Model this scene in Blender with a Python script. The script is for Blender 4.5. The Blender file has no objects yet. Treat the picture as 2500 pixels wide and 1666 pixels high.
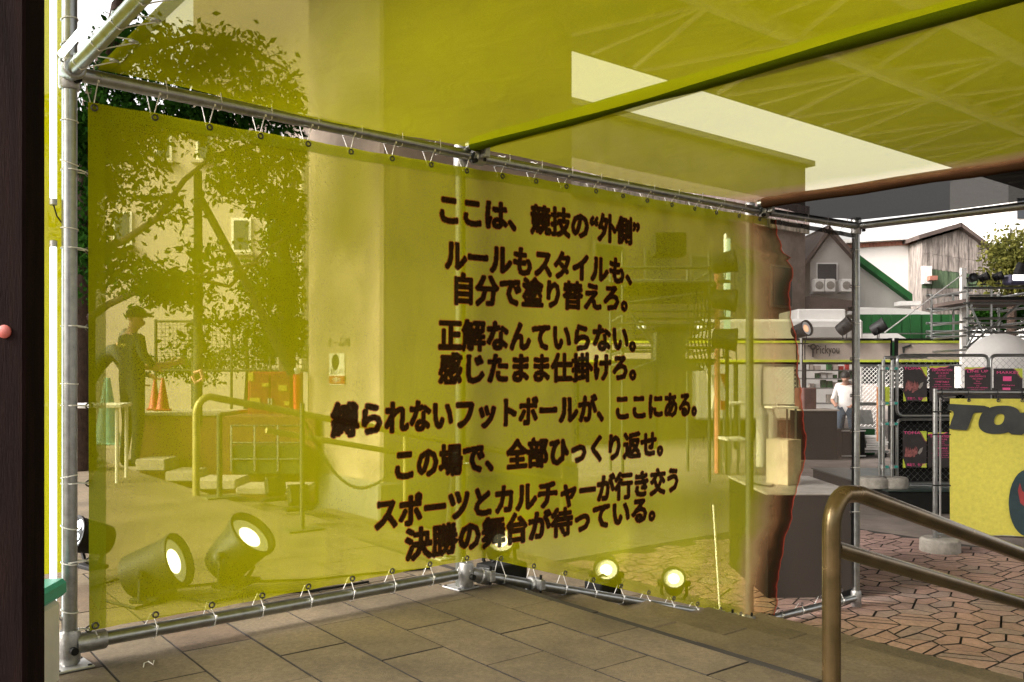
import bpy, bmesh, math, random
import numpy as np
from mathutils import Vector, Matrix
R = math.radians
rnd = random.Random(7)

# ------------------------------------------------------------------ camera, sky, sun, exposure
SC = bpy.context.scene
COL = SC.collection
FP, CX, HY, CZ = 2130.0, 1250.0, 923.0, 1.55        # focal length in photo pixels, principal column, horizon row, eye height
cam = bpy.data.cameras.new('camera')
cam.sensor_width = 36.0
cam.lens = FP / 2500.0 * 36.0
cam.shift_y = (HY - 833.0) / 2500.0
cam.clip_start = 0.05
cam.clip_end = 600.0
camo = bpy.data.objects.new('camera', cam)
camo.location = (0, 0, CZ)
camo.rotation_euler = (R(90), 0, 0)
COL.objects.link(camo)
SC.camera = camo

SUN_EL, SUN_AZ = 34.0, 250.0                         # soft overcast light from behind and to the left
world = bpy.data.worlds.new('World')
SC.world = world
world.use_nodes = True
wn, wl = world.node_tree.nodes, world.node_tree.links
bg = wn['Background']
sky = wn.new('ShaderNodeTexSky')
sky.sky_type = 'NISHITA'
sky.sun_disc = False
sky.sun_elevation = R(SUN_EL)
sky.sun_rotation = R(SUN_AZ)
sky.dust_density = 6.0
sky.air_density = 1.4
hsv = wn.new('ShaderNodeHueSaturation')
hsv.inputs['Saturation'].default_value = 0.12
wl.new(sky.outputs[0], hsv.inputs['Color'])
warm = wn.new('ShaderNodeMix'); warm.data_type = 'RGBA'; warm.blend_type = 'MULTIPLY'; warm.inputs[0].default_value = 1.0
warm.inputs[7].default_value = (1.0, 0.945, 0.915, 1.0)   # the hazy overcast is faintly warm
wl.new(hsv.outputs[0], warm.inputs[6])
wl.new(warm.outputs[2], bg.inputs['Color'])
bg.inputs['Strength'].default_value = 0.15
sun = bpy.data.lights.new('sun', 'SUN')
sun.energy = 0.6
sun.angle = R(20)
sun.color = (1.0, 0.96, 0.9)
suno = bpy.data.objects.new('sun', sun)
sd = Vector((math.sin(R(SUN_AZ)) * math.cos(R(SUN_EL)), math.cos(R(SUN_AZ)) * math.cos(R(SUN_EL)), math.sin(R(SUN_EL))))
suno.rotation_euler = sd.to_track_quat('Z', 'Y').to_euler()
COL.objects.link(suno)
SC.view_settings.view_transform = 'Standard'
SC.view_settings.look = 'None'
SC.view_settings.gamma = 1.0
SC.view_settings.use_curve_mapping = False
SC.view_settings.exposure = 1.85
SC.cycles.use_denoising = True
SC.cycles.max_bounces = 8
SC.cycles.transparent_max_bounces = 24
SC.cycles.sample_clamp_indirect = 6.0
SC.cycles.caustics_reflective = False
SC.cycles.caustics_refractive = False

# ------------------------------------------------------------------ pixel and wall coordinates
UP = 0.58                                            # the stone platform lies 0.58 m above the lower paving
def at(x, y, Y):
    return Vector(((x - CX) / FP * Y, Y, CZ - (y - HY) / FP * Y))
def gr(x, y, z=0.0):
    return at(x, y, (CZ - z) * FP / (y - HY))
A0 = Vector((-1.483, 2.924)); U2 = Vector((0.79, 0.613)).normalized(); V2 = Vector((-U2.y, U2.x))
def wp(u, v, z=0.0):
    p = A0 + U2 * u + V2 * v
    return Vector((p.x, p.y, z))
def uvof(p):
    d = Vector((p.x, p.y)) - A0
    return d.dot(U2), d.dot(V2)
ANG = math.atan2(U2.y, U2.x)                         # heading of the wall line
PW = [Vector((-1.483, 2.924)), Vector((-0.21, 4.0)), Vector((1.4875, 5.325)), Vector((2.316, 5.872))]
SL = [0.0]
for i in range(3): SL.append(SL[-1] + (PW[i + 1] - PW[i]).length)
def ws(s, z=0.0, off=0.0):
    """point on the frame's wall line at arc length s; off > 0 is towards the camera"""
    i = 0 if s < SL[1] else (1 if s < SL[2] else 2)
    d = (PW[i + 1] - PW[i]).normalized()
    p = PW[i] + d * (s - SL[i]) + Vector((d.y, -d.x)) * off
    return Vector((p.x, p.y, z))
def wall_px(x, y):
    """(s, z) where the pixel's ray meets the wall line"""
    dx = (x - CX) / FP
    for i in range(3):
        a, b = PW[i], PW[i + 1]
        d = (b - a).normalized(); n = Vector((-d.y, d.x))
        t = a.dot(n) / (dx * n.x + n.y)
        s = (Vector((dx * t, t)) - a).dot(d)
        if s <= (b - a).length or i == 2:
            if s < 0 and i > 0: s = 0
            return SL[i] + s, CZ - (y - HY) / FP * t

# ------------------------------------------------------------------ materials
def lin(r, g, b):
    f = lambda c: c / 12.92 if c <= 0.04045 else ((c + 0.055) / 1.055) ** 2.4
    return (f(r / 255), f(g / 255), f(b / 255), 1.0)
MATS = {}
def mat(name, col, rough=0.6, metal=0.0, var=0.25, scale=8.0, bump=0.0, bscale=60.0, coat=0.0, col2=None, stretch=None, spec=0.5, dirt=0.0):
    if name in MATS: return MATS[name]
    m = bpy.data.materials.new(name); m.use_nodes = True
    n, l = m.node_tree.nodes, m.node_tree.links
    p = n['Principled BSDF']
    c = col if len(col) == 4 else (*col, 1.0)
    tc = n.new('ShaderNodeTexCoord'); src = tc.outputs['Object']
    if stretch:
        mp = n.new('ShaderNodeMapping'); mp.inputs['Scale'].default_value = stretch
        l.new(src, mp.inputs['Vector']); src = mp.outputs[0]
    nz = n.new('ShaderNodeTexNoise'); nz.inputs['Scale'].default_value = scale; nz.inputs['Detail'].default_value = 8
    nz.inputs['Roughness'].default_value = 0.65
    l.new(src, nz.inputs['Vector'])
    cr = n.new('ShaderNodeValToRGB')
    a = tuple(min(1, x * (1 - var)) for x in c[:3]) + (1,)
    b = col2 if col2 else tuple(min(1, x * (1 + var)) for x in c[:3]) + (1,)
    cr.color_ramp.elements[0].position = 0.32; cr.color_ramp.elements[1].position = 0.68
    cr.color_ramp.elements[0].color = a; cr.color_ramp.elements[1].color = b if len(b) == 4 else (*b, 1)
    l.new(nz.outputs[0], cr.inputs[0]); l.new(cr.outputs[0], p.inputs['Base Color'])
    if dirt > 0:                                      # stains and worn patches that run on from piece to piece
        geo = n.new('ShaderNodeNewGeometry'); dn = n.new('ShaderNodeTexNoise'); dn.inputs['Scale'].default_value = 1.9; dn.inputs['Detail'].default_value = 9; dn.inputs['Roughness'].default_value = .7
        l.new(geo.outputs['Position'], dn.inputs['Vector'])
        dr = n.new('ShaderNodeMapRange'); dr.inputs['From Min'].default_value = .36; dr.inputs['From Max'].default_value = .62; dr.inputs['To Min'].default_value = 1 - dirt; dr.inputs['To Max'].default_value = 1.12
        l.new(dn.outputs[0], dr.inputs[0])
        dm_ = n.new('ShaderNodeVectorMath'); dm_.operation = 'SCALE'; l.new(cr.outputs[0], dm_.inputs[0]); l.new(dr.outputs[0], dm_.inputs['Scale']); l.new(dm_.outputs[0], p.inputs['Base Color'])
    p.inputs['Roughness'].default_value = rough; p.inputs['Metallic'].default_value = metal
    p.inputs['Coat Weight'].default_value = coat
    p.inputs['Specular IOR Level'].default_value = spec
    if metal > 0 or rough < 0.6:
        mr = n.new('ShaderNodeMapRange'); mr.inputs['To Min'].default_value = max(0.02, rough - 0.1); mr.inputs['To Max'].default_value = min(1, rough + 0.14)
        l.new(nz.outputs[0], mr.inputs[0]); l.new(mr.outputs[0], p.inputs['Roughness'])
    if bump > 0:
        nb = n.new('ShaderNodeTexNoise'); nb.inputs['Scale'].default_value = bscale; nb.inputs['Detail'].default_value = 6
        l.new(src, nb.inputs['Vector'])
        bp = n.new('ShaderNodeBump'); bp.inputs['Strength'].default_value = bump; bp.inputs['Distance'].default_value = 0.01
        l.new(nb.outputs[0], bp.inputs['Height']); l.new(bp.outputs[0], p.inputs['Normal'])
    MATS[name] = m
    return m
def emit(name, col, strength, spots=0.0):
    if name in MATS: return MATS[name]
    m = bpy.data.materials.new(name); m.use_nodes = True
    n, l = m.node_tree.nodes, m.node_tree.links
    p = n['Principled BSDF']
    p.inputs['Base Color'].default_value = (0.8, 0.8, 0.8, 1)
    p.inputs['Emission Color'].default_value = (*col[:3], 1)
    p.inputs['Emission Strength'].default_value = strength
    MATS[name] = m
    return m
def fabric(name, col, opac, trans=0.5, burn=False, grain=0.12, tint=(1, 1, 1)):
    """open mesh cloth: part of the light passes through the holes, the threads scatter and glow"""
    if name in MATS: return MATS[name]
    m = bpy.data.materials.new(name); m.use_nodes = True
    n, l = m.node_tree.nodes, m.node_tree.links
    n.remove(n['Principled BSDF']); out = n['Material Output']
    tc = n.new('ShaderNodeTexCoord')
    nz = n.new('ShaderNodeTexNoise'); nz.inputs['Scale'].default_value = 260; nz.inputs['Detail'].default_value = 2
    l.new(tc.outputs['Object'], nz.inputs['Vector'])
    big = n.new('ShaderNodeTexNoise'); big.inputs['Scale'].default_value = 2.2; big.inputs['Detail'].default_value = 3
    l.new(tc.outputs['Object'], big.inputs['Vector'])
    mr = n.new('ShaderNodeMapRange'); mr.inputs['From Min'].default_value = 0.3; mr.inputs['From Max'].default_value = 0.7
    mr.inputs['To Min'].default_value = 1 - grain; mr.inputs['To Max'].default_value = 1 + grain
    l.new(nz.outputs[0], mr.inputs[0])
    mb = n.new('ShaderNodeMapRange'); mb.inputs['From Min'].default_value = 0.3; mb.inputs['From Max'].default_value = 0.7
    mb.inputs['To Min'].default_value = 0.93; mb.inputs['To Max'].default_value = 1.07
    l.new(big.outputs[0], mb.inputs[0])
    mu = n.new('ShaderNodeMath'); mu.operation = 'MULTIPLY'
    l.new(mr.outputs[0], mu.inputs[0]); l.new(mb.outputs[0], mu.inputs[1])
    vm = n.new('ShaderNodeVectorMath'); vm.operation = 'SCALE'
    l.new(mu.outputs[0], vm.inputs['Scale'])
    opout = None
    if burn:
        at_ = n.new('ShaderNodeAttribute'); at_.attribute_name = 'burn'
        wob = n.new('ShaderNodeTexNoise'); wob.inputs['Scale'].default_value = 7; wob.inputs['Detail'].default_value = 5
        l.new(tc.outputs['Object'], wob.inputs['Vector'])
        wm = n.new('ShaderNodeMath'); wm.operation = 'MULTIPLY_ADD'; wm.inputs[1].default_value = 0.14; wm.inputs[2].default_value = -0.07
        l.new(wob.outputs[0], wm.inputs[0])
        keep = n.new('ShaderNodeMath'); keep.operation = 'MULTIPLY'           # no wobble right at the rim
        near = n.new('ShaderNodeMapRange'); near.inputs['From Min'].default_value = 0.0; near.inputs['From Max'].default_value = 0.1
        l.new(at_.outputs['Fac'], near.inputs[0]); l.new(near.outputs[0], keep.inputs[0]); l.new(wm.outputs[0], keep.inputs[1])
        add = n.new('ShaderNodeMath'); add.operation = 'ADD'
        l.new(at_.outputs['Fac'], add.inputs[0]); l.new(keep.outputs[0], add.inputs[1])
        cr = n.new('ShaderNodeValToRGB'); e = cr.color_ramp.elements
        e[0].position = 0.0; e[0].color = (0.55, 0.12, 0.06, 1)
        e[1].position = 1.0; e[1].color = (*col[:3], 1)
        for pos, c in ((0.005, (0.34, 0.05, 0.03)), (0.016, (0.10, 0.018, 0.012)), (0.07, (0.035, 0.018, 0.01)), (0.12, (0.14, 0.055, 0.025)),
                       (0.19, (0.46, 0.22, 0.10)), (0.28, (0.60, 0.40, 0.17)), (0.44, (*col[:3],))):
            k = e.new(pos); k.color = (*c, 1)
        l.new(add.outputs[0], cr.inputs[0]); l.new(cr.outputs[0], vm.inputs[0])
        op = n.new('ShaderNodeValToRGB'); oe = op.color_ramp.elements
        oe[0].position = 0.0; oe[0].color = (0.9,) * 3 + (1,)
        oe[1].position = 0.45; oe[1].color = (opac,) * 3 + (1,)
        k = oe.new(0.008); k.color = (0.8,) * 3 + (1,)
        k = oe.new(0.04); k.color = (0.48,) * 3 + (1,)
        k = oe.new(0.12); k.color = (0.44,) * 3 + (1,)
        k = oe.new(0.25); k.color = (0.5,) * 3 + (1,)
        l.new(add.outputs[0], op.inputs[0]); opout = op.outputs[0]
    else:
        vm.inputs[0].default_value = col[:3]
    df = n.new('ShaderNodeBsdfDiffuse'); tr = n.new('ShaderNodeBsdfTranslucent'); tp = n.new('ShaderNodeBsdfTransparent'); tp.inputs[0].default_value = (*tint, 1)
    l.new(vm.outputs[0], df.inputs[0]); l.new(vm.outputs[0], tr.inputs[0])
    mp = n.new('ShaderNodeMapping'); mp.inputs['Scale'].default_value = (3.5, 3.5, 1.3); l.new(tc.outputs['Object'], mp.inputs['Vector'])
    wr = n.new('ShaderNodeTexNoise'); wr.inputs['Scale'].default_value = 1.6; wr.inputs['Detail'].default_value = 4; wr.inputs['Distortion'].default_value = 1.2
    l.new(mp.outputs[0], wr.inputs['Vector'])
    bp = n.new('ShaderNodeBump'); bp.inputs['Strength'].default_value = 0.16; bp.inputs['Distance'].default_value = 0.05
    l.new(wr.outputs[0], bp.inputs['Height']); l.new(bp.outputs[0], df.inputs['Normal']); l.new(bp.outputs[0], tr.inputs['Normal'])
    m1 = n.new('ShaderNodeMixShader'); m1.inputs[0].default_value = trans
    l.new(df.outputs[0], m1.inputs[1]); l.new(tr.outputs[0], m1.inputs[2])
    m2 = n.new('ShaderNodeMixShader')
    if opout is not None: l.new(opout, m2.inputs[0])
    else: m2.inputs[0].default_value = opac
    l.new(tp.outputs[0], m2.inputs[1]); l.new(m1.outputs[0], m2.inputs[2])
    l.new(m2.outputs[0], out.inputs['Surface'])
    MATS[name] = m
    return m

YEL = (0.42, 0.41, 0.004)
M_BAN = fabric('yellow_mesh', YEL, 0.52, 0.5, burn=True, tint=(.98, .95, .52))
M_CEIL = fabric('yellow_ceiling_mesh', YEL, 0.66, 0.55, tint=(.98, .95, .6))
M_CEILB = fabric('yellow_ceiling_mesh_burnt', YEL, 0.64, 0.55, burn=True, tint=(.98, .96, .72))
M_HEM = fabric('yellow_hem', (0.30, 0.34, 0.012), 0.8, 0.5)
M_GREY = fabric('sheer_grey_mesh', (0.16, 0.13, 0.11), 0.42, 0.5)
M_DKMESH = fabric('dark_ceiling_mesh', (0.018, 0.018, 0.018), 0.95, 0.35)
M_INK = fabric('printed_black', (0.012, 0.008, 0.007), 0.93, 0.3, grain=0.3)
M_INKR = fabric('printed_red_edge', (0.34, 0.05, 0.015), 0.72, 0.4, grain=0.3)
M_STEEL = mat('galvanised_steel', (0.30, 0.31, 0.30), 0.3, 0.95, 0.18, 30, 0.05, 200)
M_OLDST = mat('dull_scaffold', (.09, .095, .08), .6, .4, .2, 10)
M_CAST = mat('cast_coupler', (0.36, 0.36, 0.35), 0.42, 0.9, 0.25, 40, 0.12, 150)
M_PLATE = mat('zinc_plate', (0.50, 0.50, 0.49), 0.4, 0.6, 0.1, 30)
M_TIE = mat('white_nylon', (0.75, 0.74, 0.7), 0.5, 0, 0.08, 20)
M_BRASSG = mat('grommet_metal', (0.10, 0.09, 0.09), 0.3, 0.9, 0.2, 60)
M_BRONZE = mat('worn_bronze_paint', (0.105, 0.078, 0.028), 0.22, 0.65, 0.3, 7, 0.06, 90, col2=(0.18, 0.12, 0.055))
M_STONE = [mat('stone_tile_%d' % i, c, 0.75, 0, 0.28, 70, 0.35, 260, dirt=.38) for i, c in enumerate(
    [(0.165, 0.128, 0.078), (0.153, 0.119, 0.07), (0.175, 0.136, 0.085), (0.15, 0.105, 0.062)])]
M_JOINT = mat('dark_joint', (0.03, 0.025, 0.02), 0.95)
M_PAVE = [mat('clay_paver_%d' % i, c, 0.8, 0, 0.26, 45, 0.4, 220, dirt=.34) for i, c in enumerate(
    [(0.40, 0.25, 0.195), (0.37, 0.24, 0.20), (0.35, 0.25, 0.205), (0.42, 0.27, 0.21)])]
M_ASPH = mat('asphalt', (0.21, 0.175, 0.15), 0.9, 0, 0.15, 3, 0.3, 300, dirt=.3)
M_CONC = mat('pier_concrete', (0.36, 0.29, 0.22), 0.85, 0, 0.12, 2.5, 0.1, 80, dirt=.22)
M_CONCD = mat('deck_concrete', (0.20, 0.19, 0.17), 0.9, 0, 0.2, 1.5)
M_PALE = mat('cream_steel', (0.62, 0.58, 0.48), 0.55, 0, 0.1, 4)
M_DKWOOD = mat('dark_brown_boards', (0.007, 0.003, 0.0025), 0.9, 0, 0.5, 5, 0.2, 50, stretch=(14, 14, 1.2), spec=.08)
M_BLACK = mat('matt_black', (0.010, 0.010, 0.009), 0.6, 0, 0.3, 20, spec=.15)
M_BLACKC = mat('black_enamel', (0.012, 0.012, 0.012), 0.55, 0, 0.3, 30, spec=.25)
M_WHITE = mat('white_paint', (0.72, 0.71, 0.68), 0.5, 0, 0.06, 6)
M_BARK = mat('bark', (0.05, 0.03, 0.02), 0.9, 0, 0.4, 18, 0.5, 60)
M_POLEW = mat('weathered_pole', (0.06, 0.06, 0.035), 0.85, 0, 0.3, 8)
M_TEAL = mat('teal_plastic', (0.03, 0.32, 0.26), 0.4, 0, 0.15, 12)
M_MILK = mat('milky_plastic', (0.62, 0.60, 0.54), 0.35, 0, 0.1, 9)
M_RED = mat('red_plastic', (0.34, 0.018, 0.014), 0.45, 0, 0.2, 6)
M_CONE = mat('cone_orange', (0.36, 0.02, 0.018), 0.5, 0, 0.15, 8)
M_BEIGE = mat('beige_render', (0.40, 0.345, 0.285), 0.9, 0, 0.08, 1.2)
M_BROWNW = mat('brown_planter_tile', (0.20, 0.075, 0.035), 0.8, 0, 0.25, 9, 0.2, 60)
M_LTSTONE = mat('pale_stone', (0.36, 0.32, 0.27), 0.8, 0, 0.12, 12)
M_GLASS = mat('dark_glass', (0.03, 0.035, 0.04), 0.12, 0, 0.2, 2)
M_CORR = mat('rusty_corrugated', (0.21, 0.175, 0.155), 0.85, 0, 0.5, 3, 0.2, 30, col2=(0.42, 0.37, 0.33), stretch=(6, 6, .8))
M_CORG = mat('green_corrugated', (0.05, 0.10, 0.05), 0.8, 0, 0.4, 3, stretch=(6, 6, 1), col2=(0.13, 0.19, 0.10))
M_RUST = mat('rust_red_sheet', (0.42, 0.17, 0.12), 0.8, 0, 0.3, 4)
M_DKGRN = mat('dark_green_sheet', (0.008, 0.085, 0.016), 0.8, 0, 0.3, 2)
M_ROOFB = mat('brown_roof', (0.09, 0.065, 0.055), 0.8, 0, 0.25, 3)
M_GRWALL = mat('grey_house_wall', (0.40, 0.39, 0.36), 0.9, 0, 0.1, 2)
M_LIME = mat('lime_trim', (0.48, 0.56, 0.05), 0.6, 0, 0.1, 8)
M_PBAND = mat('beige_sign_board', (0.42, 0.36, 0.31), 0.7, 0, 0.08, 5)
M_PINK = mat('pink_print', (0.82, 0.09, 0.28), 0.7, 0, 0.08, 20)
M_POSTER = mat('poster_black', (0.022, 0.017, 0.017), 0.5, 0, 0.4, 12)
M_PRED = mat('poster_dark_red', (0.16, 0.03, 0.03), 0.6, 0, 0.6, 30, col2=(0.4, 0.14, 0.13))
M_PGREY = mat('poster_grey', (0.25, 0.23, 0.2), 0.6, 0, 0.3, 30)
M_YPRINT = mat('yellow_print', (0.53, 0.48, 0.07), 0.75, 0, 0.12, 30, 0.05, 300)
M_DKPRINT = mat('charcoal_print', (0.03, 0.033, 0.03), 0.6, 0, 0.4, 4)
M_CONCF = mat('concrete_foot', (0.30, 0.28, 0.24), 0.9, 0, 0.25, 18, 0.3, 90)
M_SKIN = mat('skin', (0.46, 0.25, 0.17), 0.55, 0, 0.08, 14)
M_HAIR = mat('dark_hair', (0.012, 0.01, 0.009), 0.6, 0, 0.3, 60)
M_SHIRTK = mat('black_cotton', (0.018, 0.02, 0.018), 0.9, 0, 0.3, 12, 0.2, 40)
M_SHIRTG = mat('charcoal_jacket', (0.06, 0.065, 0.065), 0.9, 0, 0.3, 12, 0.2, 40)
M_SHIRTW = mat('white_cotton', (0.68, 0.66, 0.63), 0.9, 0, 0.08, 12, 0.2, 40)
M_PANTS = mat('dark_trousers', (0.02, 0.022, 0.024), 0.9, 0, 0.3, 12, 0.2, 40)
M_JEANS = mat('blue_denim', (0.05, 0.075, 0.10), 0.9, 0, 0.3, 20)
M_SHOE = mat('dark_shoe', (0.02, 0.02, 0.02), 0.6)
M_LED = emit('led_tube_light', (0.86, 1.0, 0.97), 1.3)
M_LENS = emit('spot_lens_light', (0.97, 1.0, 0.98), 1.6)
M_LENSD = emit('stage_lens_dim', (1.0, 0.95, 0.9), 0.9)
M_LEDS = emit('par_led_light', (0.9, 0.97, 1.0), 2.5)
M_NEON = emit('green_white_tube', (0.62, 1.0, 0.85), 0.2)

def leafmat(name, col):
    m = bpy.data.materials.new(name); m.use_nodes = True
    n, l = m.node_tree.nodes, m.node_tree.links
    n.remove(n['Principled BSDF']); out = n['Material Output']
    at_ = n.new('ShaderNodeAttribute'); at_.attribute_name = 'tone'
    cr = n.new('ShaderNodeValToRGB')
    cr.color_ramp.elements[0].color = (col[0] * 0.45, col[1] * 0.5, col[2] * 0.5, 1)
    cr.color_ramp.elements[1].color = (col[0] * 1.7, col[1] * 1.5, col[2] * 1.2, 1)
    l.new(at_.outputs['Fac'], cr.inputs[0])
    df = n.new('ShaderNodeBsdfDiffuse'); tr = n.new('ShaderNodeBsdfTranslucent'); mx = n.new('ShaderNodeMixShader')
    mx.inputs[0].default_value = 0.35
    l.new(cr.outputs[0], df.inputs[0]); l.new(cr.outputs[0], tr.inputs[0])
    l.new(df.outputs[0], mx.inputs[1]); l.new(tr.outputs[0], mx.inputs[2]); l.new(mx.outputs[0], out.inputs['Surface'])
    return m
M_LEAF = leafmat('green_leaf', (0.014, 0.048, 0.008))
M_LEAF2 = leafmat('autumn_leaf', (0.11, 0.12, 0.035))

# ------------------------------------------------------------------ mesh helpers
class MB:
    def __init__(self): self.v = []; self.f = []; self.sm = []
    def add(self, vs, fs, smooth=False):
        o = len(self.v); self.v += [tuple(p) for p in vs]
        self.f += [tuple(i + o for i in f) for f in fs]; self.sm += [smooth] * len(fs)
        return self
    def box(self, c, s, rz=0.0, bev=0.0, M=None):
        x, y, z = (k / 2 for k in s)
        b = min(bev, x * .9, y * .9, z * .9)
        if b > 0:
            bm = bmesh.new(); bmesh.ops.create_cube(bm, size=1.0)
            for w in bm.verts: w.co = Vector((w.co.x * s[0], w.co.y * s[1], w.co.z * s[2]))
            bmesh.ops.bevel(bm, geom=bm.edges[:], offset=b, segments=1, affect='EDGES')
            bm.verts.index_update()
            vs = [w.co.copy() for w in bm.verts]; fs = [[w.index for w in f.verts] for f in bm.faces]; bm.free()
        else:
            vs = [Vector(p) for p in ((-x, -y, -z), (x, -y, -z), (x, y, -z), (-x, y, -z), (-x, -y, z), (x, -y, z), (x, y, z), (-x, y, z))]
            fs = [(3, 2, 1, 0), (4, 5, 6, 7), (0, 1, 5, 4), (1, 2, 6, 5), (2, 3, 7, 6), (3, 0, 4, 7)]
        T = Matrix.Translation(Vector(c)) @ (M.to_4x4() if M else Matrix.Rotation(rz, 4, 'Z'))
        return self.add([T @ p for p in vs], fs)
    def tube(self, path, r, n=10, cap=True, closed=False):
        path = [Vector(p) for p in path]; N = len(path)
        rr = r if isinstance(r, (list, tuple)) else [r] * N
        vs = []; fs = []; ref = None
        for i, p in enumerate(path):
            if closed: t = path[(i + 1) % N] - path[i - 1]
            else: t = path[min(i + 1, N - 1)] - path[max(i - 1, 0)]
            t = t.normalized() if t.length > 1e-9 else Vector((0, 0, 1))
            if ref is None:
                ref = t.orthogonal().normalized() if abs(t.z) > .9 else t.cross(Vector((0, 0, 1))).normalized()
            ref = (ref - t * ref.dot(t)); ref = ref.normalized() if ref.length > 1e-6 else t.orthogonal().normalized()
            b = t.cross(ref)
            for k in range(n):
                a = 2 * math.pi * k / n
                vs.append(p + (ref * math.cos(a) + b * math.sin(a)) * rr[i])
        for i in range(N if closed else N - 1):
            j = (i + 1) % N
            for k in range(n):
                fs.append((i * n + k, i * n + (k + 1) % n, j * n + (k + 1) % n, j * n + k))
        if cap and not closed:
            fs.append(tuple(range(n))[::-1]); fs.append(tuple((N - 1) * n + k for k in range(n)))
        return self.add(vs, fs, True)
    def lathe(self, prof, base, axis, n=16):
        """prof: (radius, height) pairs along axis from base"""
        axis = Vector(axis).normalized(); a = axis.orthogonal().normalized(); b = axis.cross(a)
        vs = []; fs = []
        for r, h in prof:
            for k in range(n):
                t = 2 * math.pi * k / n
                vs.append(Vector(base) + axis * h + (a * math.cos(t) + b * math.sin(t)) * max(r, 1e-4))
        for i in range(len(prof) - 1):
            for k in range(n):
                fs.append((i * n + k, i * n + (k + 1) % n, (i + 1) * n + (k + 1) % n, (i + 1) * n + k))
        fs.append(tuple(range(n))[::-1]); fs.append(tuple((len(prof) - 1) * n + k for k in range(n)))
        return self.add(vs, fs, True)
    def prism(self, pts, d):
        """polygon extruded by the vector d"""
        pts = [Vector(p) for p in pts]; d = Vector(d); n = len(pts)
        return self.add(pts + [p + d for p in pts], [tuple(range(n)), tuple(range(2 * n - 1, n - 1, -1))] +
                        [(i, i + n, (i + 1) % n + n, (i + 1) % n) for i in range(n)])
    def mesh(self, name, m):
        me = bpy.data.meshes.new(name); me.from_pydata(self.v, [], self.f)
        me.polygons.foreach_set('use_smooth', self.sm)
        if m: me.materials.append(m)
        if any(self.sm) and hasattr(me, 'set_sharp_from_angle'): me.set_sharp_from_angle(angle=R(40))
        me.update(); return me
    def build(self, name, m, parent=None):
        return link(name, self.mesh(name, m), parent)
def link(name, me, parent=None):
    o = bpy.data.objects.new(name, me); COL.objects.link(o)
    if parent is not None: hang(o, parent)
    return o
def wmat(o):
    return (wmat(o.parent) @ o.matrix_parent_inverse @ o.matrix_basis) if o.parent else o.matrix_basis.copy()
def hang(o, parent):
    o.parent = parent; o.matrix_parent_inverse = wmat(parent).inverted()
def tag(o, label=None, cat=None, group=None, kind=None):
    if label: o['label'] = label
    if cat: o['category'] = cat
    if group: o['group'] = group
    if kind: o['kind'] = kind
    return o
def thing(name, label, cat, loc=(0, 0, 0), group=None):
    o = bpy.data.objects.new(name, None); o.location = loc; o.empty_display_size = .1; COL.objects.link(o)
    return tag(o, label, cat, group)
def kids(o): return [c for c in COL.objects if c.parent == o]
def copy_tree(o, T=None, parent=None, tree=None):
    """copy a thing built at the origin with its parts; T places the copy"""
    c = o.copy(); COL.objects.link(c); c.parent = parent
    for ch in tree[o.name]: copy_tree(ch, None, c, tree)
    if T is not None: c.matrix_basis = T
    return c
def tree_of(o, t=None):
    t = {} if t is None else t
    t[o.name] = kids(o)
    for k in t[o.name]: tree_of(k, t)
    return t
def px_prism(px, Y, depth):
    """outline given in photo pixels, standing at distance Y, with real thickness away from the camera"""
    return [at(x, y, Y) for x, y in px], Vector((0, depth, 0))
def text_mesh(body, res=2):
    cv = bpy.data.curves.new('print', 'FONT'); cv.body = body; cv.size = 1.0; cv.resolution_u = res
    o = bpy.data.objects.new('print', cv); COL.objects.link(o)
    dg = bpy.context.evaluated_depsgraph_get()
    me = o.evaluated_get(dg).to_mesh()
    vs = np.empty(len(me.vertices) * 3); me.vertices.foreach_get('co', vs); vs = vs.reshape(-1, 3)[:, :2].copy()
    fs = [tuple(p.vertices) for p in me.polygons]
    o.evaluated_get(dg).to_mesh_clear(); bpy.data.objects.remove(o); bpy.data.curves.remove(cv)
    return vs, fs
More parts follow.
